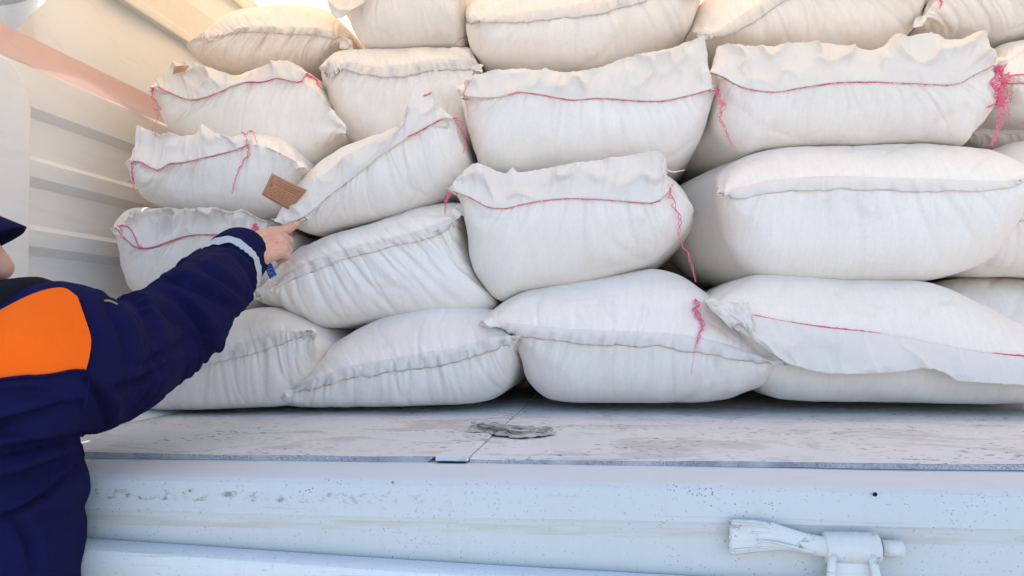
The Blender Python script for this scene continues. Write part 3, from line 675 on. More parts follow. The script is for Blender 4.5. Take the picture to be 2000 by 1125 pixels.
def floor_mat():
    mt, nt, b = new_mat('floury_plywood')
    v = coords(nt)
    n1 = tex_noise(nt, v, 5, 6, 0.65)
    c = mixc(nt, n1, (0.58, 0.58, 0.585), (0.72, 0.72, 0.725))
    n2 = tex_noise(nt, coords(nt, (1.0, 1.6, 1)), 4.5, 7, 0.72, 0.9)     # swept patches where the bare board shows
    c = mixc(nt, ramp(nt, n2, [(0.51, (0, 0, 0)), (0.57, (0.5, 0.5, 0.5)), (0.75, (0.85, 0.85, 0.85))]).outputs[0], c, (0.44, 0.42, 0.40))
    chips = tex_noise(nt, coords(nt, (60, 75, 60)), 1.0, 2, 0.6)
    dens = tex_noise(nt, v, 7, 3, 0.6)
    gate = ramp(nt, dens, [(0.42, (0, 0, 0)), (0.62, (1, 1, 1))])
    ch = nt.nodes.new('ShaderNodeMath'); ch.operation = 'MULTIPLY'
    L(nt, ramp(nt, chips, [(0.60, (0, 0, 0)), (0.64, (1, 1, 1))]).outputs[0], ch.inputs[0]); L(nt, gate.outputs[0], ch.inputs[1])
    c = mixc(nt, ch.outputs[0], c, (0.25, 0.225, 0.20))
    scr = tex_noise(nt, coords(nt, (14, 90, 14), (0, 0, 0.25)), 1.0, 3, 0.7)
    c = mixc(nt, ramp(nt, scr, [(0.64, (0, 0, 0)), (0.68, (0.6, 0.6, 0.6))]).outputs[0], c, (0.40, 0.37, 0.35))
    L(nt, c, b.inputs['Base Color']); b.inputs['Roughness'].default_value = 0.9; b.inputs['Specular IOR Level'].default_value = 0.15
    h = bump(nt, None, tex_noise(nt, v, 22, 6, 0.7), 0.4, 0.006)
    bump(nt, b, tex_noise(nt, v, 130, 4, 0.7), 0.35, 0.003, h)
    return mt
FLOOR = floor_mat()
def edge_mat():
    mt, nt, b = new_mat('plywood_edge')
    wv = nt.nodes.new('ShaderNodeTexWave'); wv.inputs['Scale'].default_value = 60; wv.inputs['Distortion'].default_value = 22; wv.inputs['Detail'].default_value = 5; wv.inputs['Detail Scale'].default_value = 2.5
    L(nt, coords(nt, (1, 1, 1.4), (0, 0.7, 0)), wv.inputs[0])
    n = tex_noise(nt, coords(nt), 4, 3)
    c = mixc(nt, wv.outputs['Fac'], (0.24, 0.255, 0.27), (0.60, 0.60, 0.58))
    c = mixc(nt, ramp(nt, n, [(0.35, (0.75, 0.75, 0.75)), (0.62, (0, 0, 0))]).outputs[0], c, (0.15, 0.16, 0.18)); c = mixc(nt, ramp(nt, tex_noise(nt, coords(nt), 9, 3), [(0.5, (0, 0, 0)), (0.62, (0.8, 0.8, 0.8))]).outputs[0], c, (0.55, 0.53, 0.50))
    L(nt, c, b.inputs['Base Color']); b.inputs['Roughness'].default_value = 0.85
    return mt
EDGE = edge_mat()
def tarp_mat(name, col, trans):
    mt, nt, b = new_mat(name)
    n = tex_noise(nt, coords(nt), 5, 5, 0.65)
    n2 = tex_noise(nt, coords(nt, (2, 2, 9)), 3, 5, 0.7, 0.8)
    c = mixc(nt, n, tuple(x * 0.93 for x in col), col)
    c = mixc(nt, ramp(nt, n2, [(0.58, (0, 0, 0)), (0.75, (0.35, 0.35, 0.35))]).outputs[0], c, tuple(x * 0.7 for x in col))
    L(nt, c, b.inputs['Base Color']); b.inputs['Roughness'].default_value = 0.5
    bump(nt, b, tex_noise(nt, coords(nt), 12, 4), 0.25, 0.01)
    tr = nt.nodes.new('ShaderNodeBsdfTranslucent'); L(nt, c, tr.inputs[0])
    mx = nt.nodes.new('ShaderNodeMixShader'); mx.inputs[0].default_value = trans
    out = nt.nodes['Material Output']; L(nt, b.outputs[0], mx.inputs[1]); L(nt, tr.outputs[0], mx.inputs[2]); L(nt, mx.outputs[0], out.inputs[0])
    return mt
TARP = tarp_mat('cream_tarpaulin', (0.90, 0.70, 0.48), 0.38); TARPW = tarp_mat('cream_end_tarpaulin', (0.66, 0.645, 0.605), 0.055)
STRIPE = tarp_mat('faded_red_stripe', (0.76, 0.53, 0.485), 0.10)
GREYTARP = tarp_mat('grey_tarpaulin', (0.42, 0.44, 0.47), 0.05)
BLUETARP = tarp_mat('pale_blue_tarpaulin', (0.62, 0.70, 0.75), 0.05)
STEEL = plain('worn_white_steel', (0.62, 0.62, 0.58), 0.5, 0.4, 0.12, 30, 0.0, (60, 0.2, 0.003))
def chipped():
    mt, nt, b = new_mat('chipped_hinge_paint'); v = coords(nt)
    c = mixc(nt, tex_noise(nt, v, 25, 4), (0.56, 0.555, 0.53), (0.66, 0.66, 0.635))
    c = mixc(nt, ramp(nt, tex_noise(nt, v, 48, 5, 0.7, 0.5), [(0.60, (0, 0, 0)), (0.64, (0.7, 0.7, 0.7))]).outputs[0], c, (0.25, 0.20, 0.16))
    c = mixc(nt, ramp(nt, tex_noise(nt, v, 16, 5, 0.7), [(0.5, (0, 0, 0)), (0.7, (0.5, 0.5, 0.5))]).outputs[0], c, (0.40, 0.34, 0.27))
    L(nt, c, b.inputs['Base Color']); b.inputs['Roughness'].default_value = 0.5
    bump(nt, b, tex_noise(nt, v, 70, 5, 0.7), 0.5, 0.003); return mt
CHIP = chipped()
RUSTY = plain('chipped_steel', (0.24, 0.20, 0.165), 0.6, 0.4, 0.5, 70, 0.0, (80, 0.4, 0.003))
DARK = plain('black_hole', (0.01, 0.01, 0.01), 0.9)

X0, X1, Y0, Y1, TOP = WALL_X, 2.6, 1.005, 3.4, 1.13
truck = empty('cargo_truck', (0.7, 2.2, GROUND_Z), 'open-sided white cargo truck with a dusty bed and cream tarpaulin cover', 'truck')
# floor: a rail frame beneath, boards and a joint strip on top
bedf = box('bed_floor', (X0 + .002, Y0 + 0.012, -0.10), (X1, Y1, -0.006), FLOOR, truck)
def board(x0, x1, seed, split=None):
    n = 60; ny = 14; xs = np.linspace(x0, x1, n); ys = np.r_[Y0, np.linspace(Y0 + .01, Y1, ny - 1)]
    Xg, Yg = np.meshgrid(xs, ys); wob = 0.0018 * fbm2(xs * 6, xs * 0 + seed, 3)
    Z = 0.0 * Xg + 0.0006 * fbm2(Xg * 5, Yg * 5, seed); Yg[0] += 0.0025 * noise2(xs * 9, xs * 0, seed + 1); Z[0] += wob
    top = np.stack([Xg, Yg, Z], -1)
    o = mesh_obj('floor_board', top.reshape(-1, 3), grid_faces(ny, n), FLOOR, bedf)
    bot = top[0].copy(); bot[:, 2] = -0.0066
    k = n if split is None else int(np.argmin(np.abs(xs - split)))
    for a0, a1 in ((0, k + 1), (k, n)):
        if a1 - a0 < 2: continue
        b1 = bot[a0:a1].copy(); t1 = top[0][a0:a1].copy()
        V = np.concatenate([b1, t1]); V[:, 1] -= 0.0006 + (0.0015 if a0 else 0)
        mesh_obj('board_edge', V, grid_faces(2, a1 - a0), EDGE, bedf)
    return o
sxl = P(850, 900, 1.0).x; sxr = P(914, 900, 1.0).x; sx2 = P(1605, 900, 1.0).x
board(-0.86, sxl - .0012, 1); board(sxr + .0012, X1, 2, sx2)
o = box('joint_strip', (sxl, Y0 - .004, -0.004), (sxr, Y1 - .2, 0.0024), FLOOR, bedf, 0.001)
o = box('strip_slot', (sxl + .003, Y0 - .0045, -0.0056), (sxr - .003, Y0 - .006, -0.0042), DARK, bedf)
# sill rail
prof = [(1.06, -.0065), (0.915, -.0085), (0.908, -.0105), (0.9035, -.0150), (0.902, -.021), (0.9015, -.050), (0.9035, -.0535), (0.9045, -.058), (0.9045, -.32), (1.06, -.32)]
n = 90; xs = np.linspace(-1.7, X1, n)
G = np.array([[(x, y + 0.0012 * noise2(np.array([x * 4.]), np.array([k * .3]), 3)[0], z + 0.0014 * noise2(np.array([x * 3.]), np.array([k * .2]), 8)[0]) for x in xs] for k, (y, z) in enumerate(prof)])
sill = profile_mesh('side_sill', G, SILL, truck, True, 22)
for (a, b, r) in ((1708, 965, 4.5), (1418, 1009, 3.5), (372, 958, 3.0), (768, 942, 3.0)):
    c = P(a, b, 0.90); th = np.linspace(0, 2 * np.pi, 10, endpoint=False); rr = r / 1720
    V = [(c.x + rr * math.cos(t), 0.8985 if b < 975 else 0.9045, c.z + rr * math.sin(t) * 0.9) for t in th]
    mesh_obj('rivet_hole', V, [tuple(range(10))], DARK if r > 4 else RUSTY, sill, False)
# lowered side board hanging under the sill, a little askew
a = P(150, 1066, 0.875); b_ = P(1100, 1126, 0.875); ang = math.atan2(b_.z - a.z, b_.x - a.x)
ds_prof = [(0.90, 0.001), (0.878, 0.0), (0.872, -.004), (0.870, -.011), (0.870, -.030), (0.873, -.036), (0.873, -.55), (0.90, -.55)]
xs = np.linspace(-0.9, 2.6, 70)
G = np.array([[(x, y, a.z + (x - a.x) * math.tan(ang) + z + 0.001 * math.sin(x * 7)) for x in xs] for (y, z) in ds_prof])
dsb = profile_mesh('lowered_side_board', G, PANEL, truck, True, 40)
# hinge on the sill
YH = 0.893
h = mesh_obj('hinge_strap', *(lambda: (lambda secs: (np.concatenate([np.array([(c.x, YH - 0.002 + ry * math.cos(t), c.z + rz * math.sin(t)) for t in np.linspace(0, 2 * np.pi, 16, endpoint=False)]) for (c, ry, rz) in secs]),
    [tuple(q) for q in grid_faces(len(secs), 16, True)] + [tuple(range(16)), tuple((len(secs) - 1) * 16 + k for k in range(15, -1, -1))]))(
    [(P(1423, 1048, YH), .002, .018), (P(1432, 1048, YH), .0032, .0192), (P(1470, 1046, YH), .0038, .0175), (P(1510, 1047, YH), .0045, .0150), (P(1545, 1053, YH), .0068, .0118), (P(1575, 1061, YH), .009, .0112), (P(1618, 1068, YH), .0100, .0105)]))(), CHIP, truck)
cr = [P(1478, 1055, YH - .0095), P(1520, 1061, YH - .0095), P(1555, 1070, YH - .0105), P(1590, 1079, YH - .0095)]
V, Fc = tube(resample([tuple(q) for q in cr], 20), np.linspace(.0008, .0022, 20), 6); mesh_obj('strap_fold', V, Fc, CHIP, h)
for pth in ([(1428, 1022), (1475, 1026), (1530, 1036), (1560, 1045)], [(1434, 1075), (1480, 1070), (1530, 1067)], [(1470, 1040), (1520, 1042), (1570, 1052)]):
    V, Fc = tube(resample([tuple(P(a_, b_, YH - .0055)) for a_, b_ in pth], 24), np.linspace(.0016, .0007, 24), 6); mesh_obj('strap_fold', V, Fc, CHIP, h)
V, Fc = tube([P(1600, 1068, YH), P(1680, 1070, YH), P(1756, 1072, YH), P(1762, 1072, YH)], [.0086, .0086, .0086, .0072], 20); mesh_obj('hinge_pin', V, Fc, RUSTY, truck)
V, Fc = tube([P(1722, 1071, YH), P(1761, 1072, YH), P(1764, 1072, YH)], [.0089, .0089, .0075], 20); mesh_obj('pin_end', V, Fc, CHIP, truck)
kn = [P(1610, 1069, YH), P(1613, 1069, YH), P(1660, 1070, YH), P(1712, 1071, YH), P(1716, 1071, YH)]
V, Fc = tube(kn, [.0145, .0164, .0168, .0164, .0145], 28); kno = mesh_obj('hinge_knuckle', V, Fc, CHIP, truck)
for (p0, p1) in (((1627, 1082), (1618, 1180)), ((1703, 1082), (1722, 1180))):
    V, Fc = tube([P(*p0, YH - .012), P((p0[0] * 3 + p1[0]) / 4, (p0[1] * 3 + p1[1]) / 4, YH - .016), P(*p1, YH - .02)], [.0048, .0048, .0048], 12); mesh_obj('loop_arm', V, Fc, CHIP, kno)
V = [P(1634, 1092, YH - .009), P(1700, 1092, YH - .009), P(1714, 1180, YH - .013), P(1626, 1180, YH - .013)]
mesh_obj('loop_plate', V, [(0, 1, 2, 3)], PANEL, kno, False)

# left end wall: ribbed steel below, stripe and tarpaulin above
cz = CAM_Z
prof = [(-0.10, 0.0)]
z = cz + 0.160 - 0.1375 * 3
zs = []
while z < cz + 0.45:
    zs.append(z); z += 0.1375
pp = [(0.0, -0.10)]
for z in zs:
    pp += [(0.0, z - 0.016), (0.013, z + 0.002), (0.015, z + 0.034), (0.003, z + 0.042), (0.0, z + 0.046)]
pp = [(ox, z) for ox, z in pp if z < cz + 0.472]
pp += [(0.015, cz + 0.517)]
ysw = np.linspace(1.0, Y1, 40)
G = np.array([[(WALL_X + ox + 0.0015 * math.sin(y * 5 + z * 9), y, z) for y in ysw] for (ox, z) in pp])
wall = profile_mesh('ribbed_end_wall', G, WALLP, truck, False, 25)
G = np.array([[(WALL_X + 0.018 + 0.002 * math.sin(y * 4), y, z) for y in ysw] for z in (cz + .515, cz + .54, cz + .572)])
mesh_obj('faded_red_band', G.reshape(-1, 3), grid_faces(3, len(ysw)), STRIPE, wall)
V = [(-0.86, 1.02, 0.001), (-0.86, Y1, 0.001), (WALL_X + .01, Y1, 0.075), (WALL_X + .01, 1.02, 0.075)]
mesh_obj('wall_skirt', V, [(0, 1, 2, 3)], WALLP, truck, False)
# flat post plate at the front of the wall
pl = [(1.05, -.10), (1.402, -.10), (1.398, cz + .425), (1.388, cz + .455), (1.365, cz + .49), (1.34, cz + .505), (1.05, cz + .508)]
bm = bmesh.new(); vs = [bm.verts.new((WALL_X + 0.030, y, z)) for y, z in pl]; f = bm.faces.new(vs)
r_ = bmesh.ops.extrude_face_region(bm, geom=[f]); bmesh.ops.translate(bm, vec=(-0.02, 0, 0), verts=[g for g in r_['geom'] if isinstance(g, bmesh.types.BMVert)])
bm.verts.index_update(); V = [v.co.copy() for v in bm.verts]; Fc = [[v.index for v in f.verts] for f in bm.faces]; bm.free()
plo = mesh_obj('corner_post', V, Fc, WALLP, truck, False); mdb = plo.modifiers.new('b', 'BEVEL'); mdb.width = 0.004; mdb.segments = 2
# tarpaulin wall
def tarp_grid(name, fn, nu, nv, mat, parent):
    V = [fn(i / (nu - 1), j / (nv - 1)) for j in range(nv) for i in range(nu)]
    return mesh_obj(name, V, grid_faces(nv, nu), mat, parent)
def wallfn(u, v):
    zt = TOP + 0.10 * math.sin(math.pi * (0.2 + 0.8 * u)); z = cz + 0.540 + v * (zt - cz - 0.540); y0 = 1.375 + min(0.84 * (z - cz - .565), 0.16)
    y = y0 + (Y1 - y0) * u
    return (WALL_X + 0.004 + 0.008 * math.sin(y * 5.3 + z * 3) * math.sin(z * 7) + 0.004 * math.sin(y * 17), y, z)
tarpw = tarp_grid('tarpaulin_end_wall', wallfn, 60, 30, TARPW, truck)
box('wall_batten', (WALL_X + .018, 1.50, cz + .754), (WALL_X + .036, Y1, cz + .780), STEEL, truck, 0.004)
box('wall_batten', (WALL_X + .018, 1.62, cz + .975), (WALL_X + .032, Y1, cz + .995), STEEL, truck, 0.004)
tarp_grid('tarpaulin_hem', lambda u, v: (WALL_X + .026 + .002 * math.sin(u * 30), 1.62 + u * (Y1 - 1.62), cz + .782 + v * .088), 40, 3, TARPW, truck)
tarp_grid('tarpaulin_roof', lambda u, v: (X0 - .02 + (X1 - X0 + .04) * u, Y0 - .02 + (Y1 - Y0 + .04) * v, TOP + 0.10 * math.sin(math.pi * v) + 0.008 * math.sin(u * 40) * math.sin(v * 9)), 60, 24, TARP, truck)
tarp_grid('tarpaulin_rear_wall', lambda u, v: (X0 + (X1 - X0) * u, Y1 + 0.006 * math.sin(u * 33 + v * 5), 0.62 + v * (TOP - .62)), 60, 16, TARPW, truck)
box('rear_side_board', (X0, Y1 - .01, -.10), (X1, Y1 + .02, .62), WALLP, truck)
box('far_end_wall', (X1, Y0, -.10), (X1 + .03, Y1, 0.75), WALLP, truck)
tarp_grid('tarpaulin_far_wall', lambda u, v: (X1 + .01, Y0 + (Y1 - Y0) * u, .75 + v * (TOP + 0.10 * math.sin(math.pi * u) - .75)), 30, 12, TARP, truck)
for xb in (-0.2, 0.75, 1.7):
    yb = np.linspace(Y0, Y1, 30); V, Fc = tube([(xb, y, TOP - .02 + 0.10 * math.sin(math.pi * (y - Y0) / (Y1 - Y0))) for y in yb], 0.016, 10); mesh_obj('roof_bow', V, Fc, STEEL, truck)
# gathered side curtain and rolled tarp at the front corner
tarp_grid('gathered_side_curtain', lambda u, v: (WALL_X - .035 + .02 * math.sin(u * 26 + v * 2), 1.02 + u * 0.45, cz + .38 + v * (TOP - cz - .38)), 60, 12, GREYTARP, truck)
V, Fc = tube(resample([tuple(P(-260, 10, 1.25)), tuple(P(-60, -24, 1.25)), tuple(P(110, -52, 1.25)), tuple(P(400, -90, 1.2))], 40), 0.035 + 0.003 * np.sin(np.arange(40) * .9), 14)
mesh_obj('rolled_side_curtain', V, Fc, BLUETARP, truck)
V, Fc = tube([(x, 0.97 + 0.006 * math.sin(x * 5), TOP - 0.09 + 0.008 * math.sin(x * 3)) for x in np.linspace(X0 + .3, X1, 60)], 0.085 + 0.004 * np.sin(np.arange(60) * .7), 18)  # unseen roll added to keep sky light off the upper sacks
mesh_obj('sky_blocking_roll', V, Fc, GREYTARP, truck)
# chassis and wheels below the bed
box('chassis_rail', (X0, 1.15, -.42), (X1, 1.27, -.10), RUSTY, truck, .01)
box('chassis_rail', (X0, 2.9, -.42), (X1, 3.02, -.10), RUSTY, truck, .01)
TYRE = plain('tyre_rubber', (0.02, 0.02, 0.02), 0.85)
for (wx, wy) in ((0.0, 1.25), (0.0, 3.1), (1.8, 1.25), (1.8, 3.1)):
    bm = bmesh.new()
    pr = [(.20, -.10), (.40, -.11), (.45, -.09), (.46, 0), (.45, .09), (.40, .11), (.20, .10)]; V = []
    for k in range(36):
        t = k / 36 * 2 * math.pi
        V += [(wx + r * math.cos(t), wy + y, GROUND_Z + .465 + r * math.sin(t)) for r, y in pr]
    bm.free(); o = mesh_obj('wheel', V, [(k * 7 + i, ((k + 1) % 36) * 7 + i, ((k + 1) % 36) * 7 + i + 1, k * 7 + i + 1) for k in range(36) for i in range(6)], TYRE, truck)
    V, Fc = tube([(wx, wy - .08, GROUND_Z + .465), (wx, wy + .08, GROUND_Z + .465)], .205, 30); mesh_obj('rim', V, Fc, STEEL, o)

# crumpled scrap of plastic film on the floor
scrap = empty('crumpled_film_scrap', tuple(P(1000, 850, 1.22)), 'crumpled strip of dirty grey film lying on the dusty bed floor', 'film scrap')
FILM = plain('dirty_film', (0.43, 0.40, 0.36), 0.45, 0.4, 0.35, 60, 0, (120, .5, .003))
def on_floor_px(px, py, z=0.004):
    r = ray(px, py); t = (z - CAM_Z) / r.z; return Vector((r.x * t, r.y * t, z))
path = resample([tuple(on_floor_px(a, b)) for a, b in ((918, 838), (950, 840), (1000, 847), (1040, 848), (1082, 842))], 110)
u = np.linspace(0, 1, 110)[None]; v = np.linspace(-1, 1, 26)[:, None]
wid = 0.020 + 0.020 * np.abs(u - 0.45) ** 1.2 + 0.004 * noise2(u * 9, v * 0 + 1, 3)
G = path[None] + np.zeros((26, 110, 1))
G[:, :, 1] += wid * v + 0.006 * noise2(u * 11, v * 2, 5); G[:, :, 0] += 0.006 * noise2(u * 14, v * 3 + 4, 6)
G[:, :, 2] = 0.002 + 0.007 * np.abs(fbm2(u * 7 + 2, v * 1.6, 7, 2)) * (1 - 0.75 * v ** 2) + 0.0018 * np.abs(noise2(u * 34, v * 3, 9)) + 0.003 * np.exp(-((v - 0.5) / .3) ** 2) * (0.4 + 0.6 * np.abs(noise2(u * 6, v * 0, 4)))
fo = mesh_obj('film_sheet', G.reshape(-1, 3), grid_faces(26, 110), FILM, scrap); fo.modifiers.new('t', 'SOLIDIFY').thickness = 0.0006
for k in range(16):
    q = path.copy(); uu = np.linspace(0, 1, 110); q[:, 1] += 0.016 * noise2(uu * 5 + k * 3, uu * 0 + k, 2); q[:, 2] += 0.007 + 0.005 * noise2(uu * 7 + k, uu * 0, 6)
    i0 = random.randint(0, 30); i1 = random.randint(75, 109); V, Fc = tube(q[i0:i1], random.uniform(.0007, .0016), 5); mesh_obj('film_strand', V, Fc, FILM, scrap)

# ------------------------------------------------------------------ person
def loft(chain, sides=20):
    """closed tapered tube through (centre, r) or (centre, rx, ry) stations with rounded ends"""
    ch = [(np.array(c[0], float), c[1], c[2] if len(c) > 2 else c[1]) for c in chain]
    cs = np.array([c[0] for c in ch]); ra = np.array([c[1] for c in ch]); rb = np.array([c[2] for c in ch])
    k = 8; t = np.linspace(0, len(ch) - 1, (len(ch) - 1) * k + 1)
    R = resample_t(cs, t); A = np.interp(t, np.arange(len(ch)), ra); B = np.interp(t, np.arange(len(ch)), rb)
    d0 = R[0] - R[1]; d0 /= np.linalg.norm(d0); d1 = R[-1] - R[-2]; d1 /= np.linalg.norm(d1)
    pre = [(R[0] + d0 * min(A[0], B[0]) * s, A[0] * math.sqrt(max(1e-4, 1 - s * s)), B[0] * math.sqrt(max(1e-4, 1 - s * s))) for s in (.98, .85, .6, .3)]
    post = [(R[-1] + d1 * min(A[-1], B[-1]) * s, A[-1] * math.sqrt(max(1e-4, 1 - s * s)), B[-1] * math.sqrt(max(1e-4, 1 - s * s))) for s in (.3, .6, .85, .98)]
    st = pre + list(zip(R, A, B)) + post
    p = np.array([s[0] for s in st]); tg = np.gradient(p, axis=0); tg /= np.linalg.norm(tg, axis=1)[:, None]
    V = []
    th = np.linspace(0, 2 * np.pi, sides, endpoint=False)
    for (c, a_, b_), tt in zip(st, tg):
        ref = np.array([1.0, 0, 0]) if abs(tt[0]) < .8 else np.array([0, 0, 1.0])
        u = ref - tt * ref.dot(tt); u /= np.linalg.norm(u); v = np.cross(tt, u)
        for q in th: V.append(c + u * a_ * math.cos(q) + v * b_ * math.sin(q))
    n = len(st); Fc = [tuple(q) for q in grid_faces(n, sides, True)] + [tuple(range(sides - 1, -1, -1)), tuple((n - 1) * sides + k for k in range(sides))]
    return V, Fc
def resample_t(cs, t):
    out = []
    n = len(cs); q = np.vstack([2 * cs[0] - cs[1], cs, 2 * cs[-1] - cs[-2]])
    for x in t:
        i = int(min(x, n - 2)); f = x - i; a, b, c, d = q[i], q[i + 1], q[i + 2], q[i + 3]
        out.append(0.5 * (2 * b + (c - a) * f + (2 * a - 5 * b + 4 * c - d) * f ** 2 + (3 * b - a - 3 * c + d) * f ** 3))
    return np.array(out)
def fuse(chains, voxel, smooth=6):
    V, Fc = merge([loft(c) for c in chains])
    me = bpy.data.meshes.new('tmp'); me.from_pydata(V, [], Fc); me.update()
    bm = bmesh.new(); bm.from_mesh(me); bmesh.ops.recalc_face_normals(bm, faces=bm.faces); bm.to_mesh(me); bm.free()
    o = bpy.data.objects.new('tmp', me); C.objects.link(o)
    r = o.modifiers.new('r', 'REMESH'); r.mode = 'VOXEL'; r.voxel_size = voxel; r.use_smooth_shade = True
    s = o.modifiers.new('s', 'SMOOTH'); s.factor = 0.5; s.iterations = smooth
    dg = bpy.context.evaluated_depsgraph_get(); dg.update()
    me2 = bpy.data.meshes.new_from_object(o.evaluated_get(dg))
    n = len(me2.vertices); co = np.empty(n * 3); me2.vertices.foreach_get('co', co); co = co.reshape(-1, 3)
    no = np.empty(n * 3); me2.vertices.foreach_get('normal', no); no = no.reshape(-1, 3)
    Fs = [tuple(p.vertices) for p in me2.polygons]
    bpy.data.objects.remove(o); bpy.data.meshes.remove(me); bpy.data.meshes.remove(me2)
    return co, no, Fs
def skin_mat():
    mt, nt, b = new_mat('skin')
    n = tex_noise(nt, coords(nt), 45, 4, 0.6); n2 = tex_noise(nt, coords(nt), 12, 3)
    c = mixc(nt, n, (0.56, 0.30, 0.22), (0.66, 0.385, 0.295)); c = mixc(nt, ramp(nt, n2, [(.5, (0, 0, 0)), (.75, (.5, .5, .5))]).outputs[0], c, (0.56, 0.23, 0.175))
    L(nt, c, b.inputs['Base Color']); b.inputs['Roughness'].default_value = 0.55
    b.inputs['Subsurface Weight'].default_value = 0.12; b.inputs['Subsurface Radius'].default_value = (.01, .004, .002); b.inputs['Subsurface Scale'].default_value = .3
    bump(nt, b, tex_noise(nt, coords(nt), 260, 3), .25, .0012); return mt
SKIN = skin_mat()
def cloth(name, col, fine=0.3, spec=.05, rough=.95):
    mt, nt, b = new_mat(name)
    n = tex_noise(nt, coords(nt), 7, 4, .6)
    L(nt, mixc(nt, n, tuple(x * .85 for x in col), tuple(min(1, x * 1.12) for x in col)), b.inputs['Base Color'])
    b.inputs['Roughness'].default_value = rough; b.inputs['Specular IOR Level'].default_value = spec; b.inputs['Sheen Weight'].default_value = 0.0
    h = bump(nt, None, tex_noise(nt, coords(nt), 26, 5, .6, .5), fine, .006)
    bump(nt, b, tex_noise(nt, coords(nt), 420, 2), .15, .001, h); return mt
NAVY = cloth('navy_nylon', (0.0095, 0.0098, 0.050)); ORANGE = cloth('orange_cloth', (1.0, 0.135, 0.011), .12, .05, .9)
BLACK = cloth('black_fleece', (0.012, 0.012, 0.016)); BAND = cloth('reflective_band', (0.50, 0.51, 0.53), .08, .5, .4)
HAIR = plain('grey_hair', (0.16, 0.14, 0.13), .8)
TX, TY = -0.822, 0.80
person = empty('person', (TX, TY, GROUND_Z), 'person in a navy jacket with an orange shoulder panel, pointing at a sack', 'person')
sh = [(P(95, 722, .84), .078), (P(190, 712, .94), .077), (P(300, 664, 1.08), .067), (P(392, 588, 1.17), .060), (P(418, 556, 1.26), .058), (P(444, 524, 1.335), .056), (P(468, 500, 1.375), .053)]
hip_z = -.42
torso = [((TX, TY, hip_z - .16), .225, .165), ((TX, TY, hip_z + .05), .222, .160), ((TX, TY + .01, -.18), .215, .155), ((TX + .005, TY + .02, .02), .205, .145), ((TX, TY + .03, .12), .165, .12), ((TX - .01, TY + .04, .175), .10, .095)]
lsh = [((TX - .17, TY + .02, .08), .085), ((TX - .25, TY + .03, -.10), .078), ((TX - .28, TY + .05, -.25), .066), ((TX - .27, TY + .12, -.48), .055)]
rsh = [((TX + .02, TY + .03, .09), .10), ((TX + .10, TY + .03, .085), .10), (P(110, 690, .845), .086)]
co, no, Fs = fuse([torso, sh, lsh, rsh], 0.0045, 9)
# cloth folds: across the sleeve, and level rolls on the waist
ax = np.array([tuple(s[0]) for s in sh]); axd = resample_t(ax, np.linspace(0, len(ax) - 1, 120)); al = np.r_[0, np.cumsum(np.linalg.norm(np.diff(axd, axis=0), axis=1))]
idx = np.argmin(((co[:, None, :] - axd[None, ::3]) ** 2).sum(2), 1) * 3
dist = np.linalg.norm(co - axd[idx], axis=1); onarm = (1 - sstep(.09, .13, dist)) * sstep(.03, .10, al[idx]) * (1 - sstep(al[-1] - .05, al[-1] - .02, al[idx]))
rel = co - axd[idx]; angv = np.arctan2(rel[:, 2], rel[:, 0])
s = al[idx] + 0.045 * np.sin(angv * 1.0 + 1.0) + 0.02 * noise2(angv * 1.5, al[idx] * 8, 4)
fold = 1 - np.abs(noise2(s * 9.5 + 0.4, angv * 0.5 + 3, 21)) * 1.6
fold2 = 1 - np.abs(noise2(s * 21 + 3, angv * 1.3, 22)) * 1.6
disp = onarm * (0.015 * (fold - .4) + 0.004 * (fold2 - .4))
below = (1 - sstep(-.02, .10, co[:, 2])) * (1 - onarm)
f3 = 1 - np.abs(noise2(co[:, 0] * 2.4 + co[:, 1] * 2 + 1, co[:, 2] * 13 + co[:, 0] * 4, 31)) * 1.7
disp += below * (0.011 * (f3 - .4) + 0.004 * (1 - np.abs(noise2(co[:, 0] * 5, co[:, 2] * 30 + co[:, 0] * 9, 37)) * 1.7)) + (1 - onarm) * 0.004 * noise3(co * 9, 5)
co2 = co + no * disp[:, None]
def to_px(p):
    q = p - np.array([0, 0, CAM_Z]); A3 = np.array([tuple(dx), tuple(dy), tuple(dz)])
    c = q @ A3; return np.stack([1000 + F_PX * c[:, 0] / c[:, 2], 562.5 - F_PX * c[:, 1] / c[:, 2]], 1)
pxy = to_px(co2); facing = (no * (np.array([0, 0, CAM_Z]) - co2)).sum(1) > 0
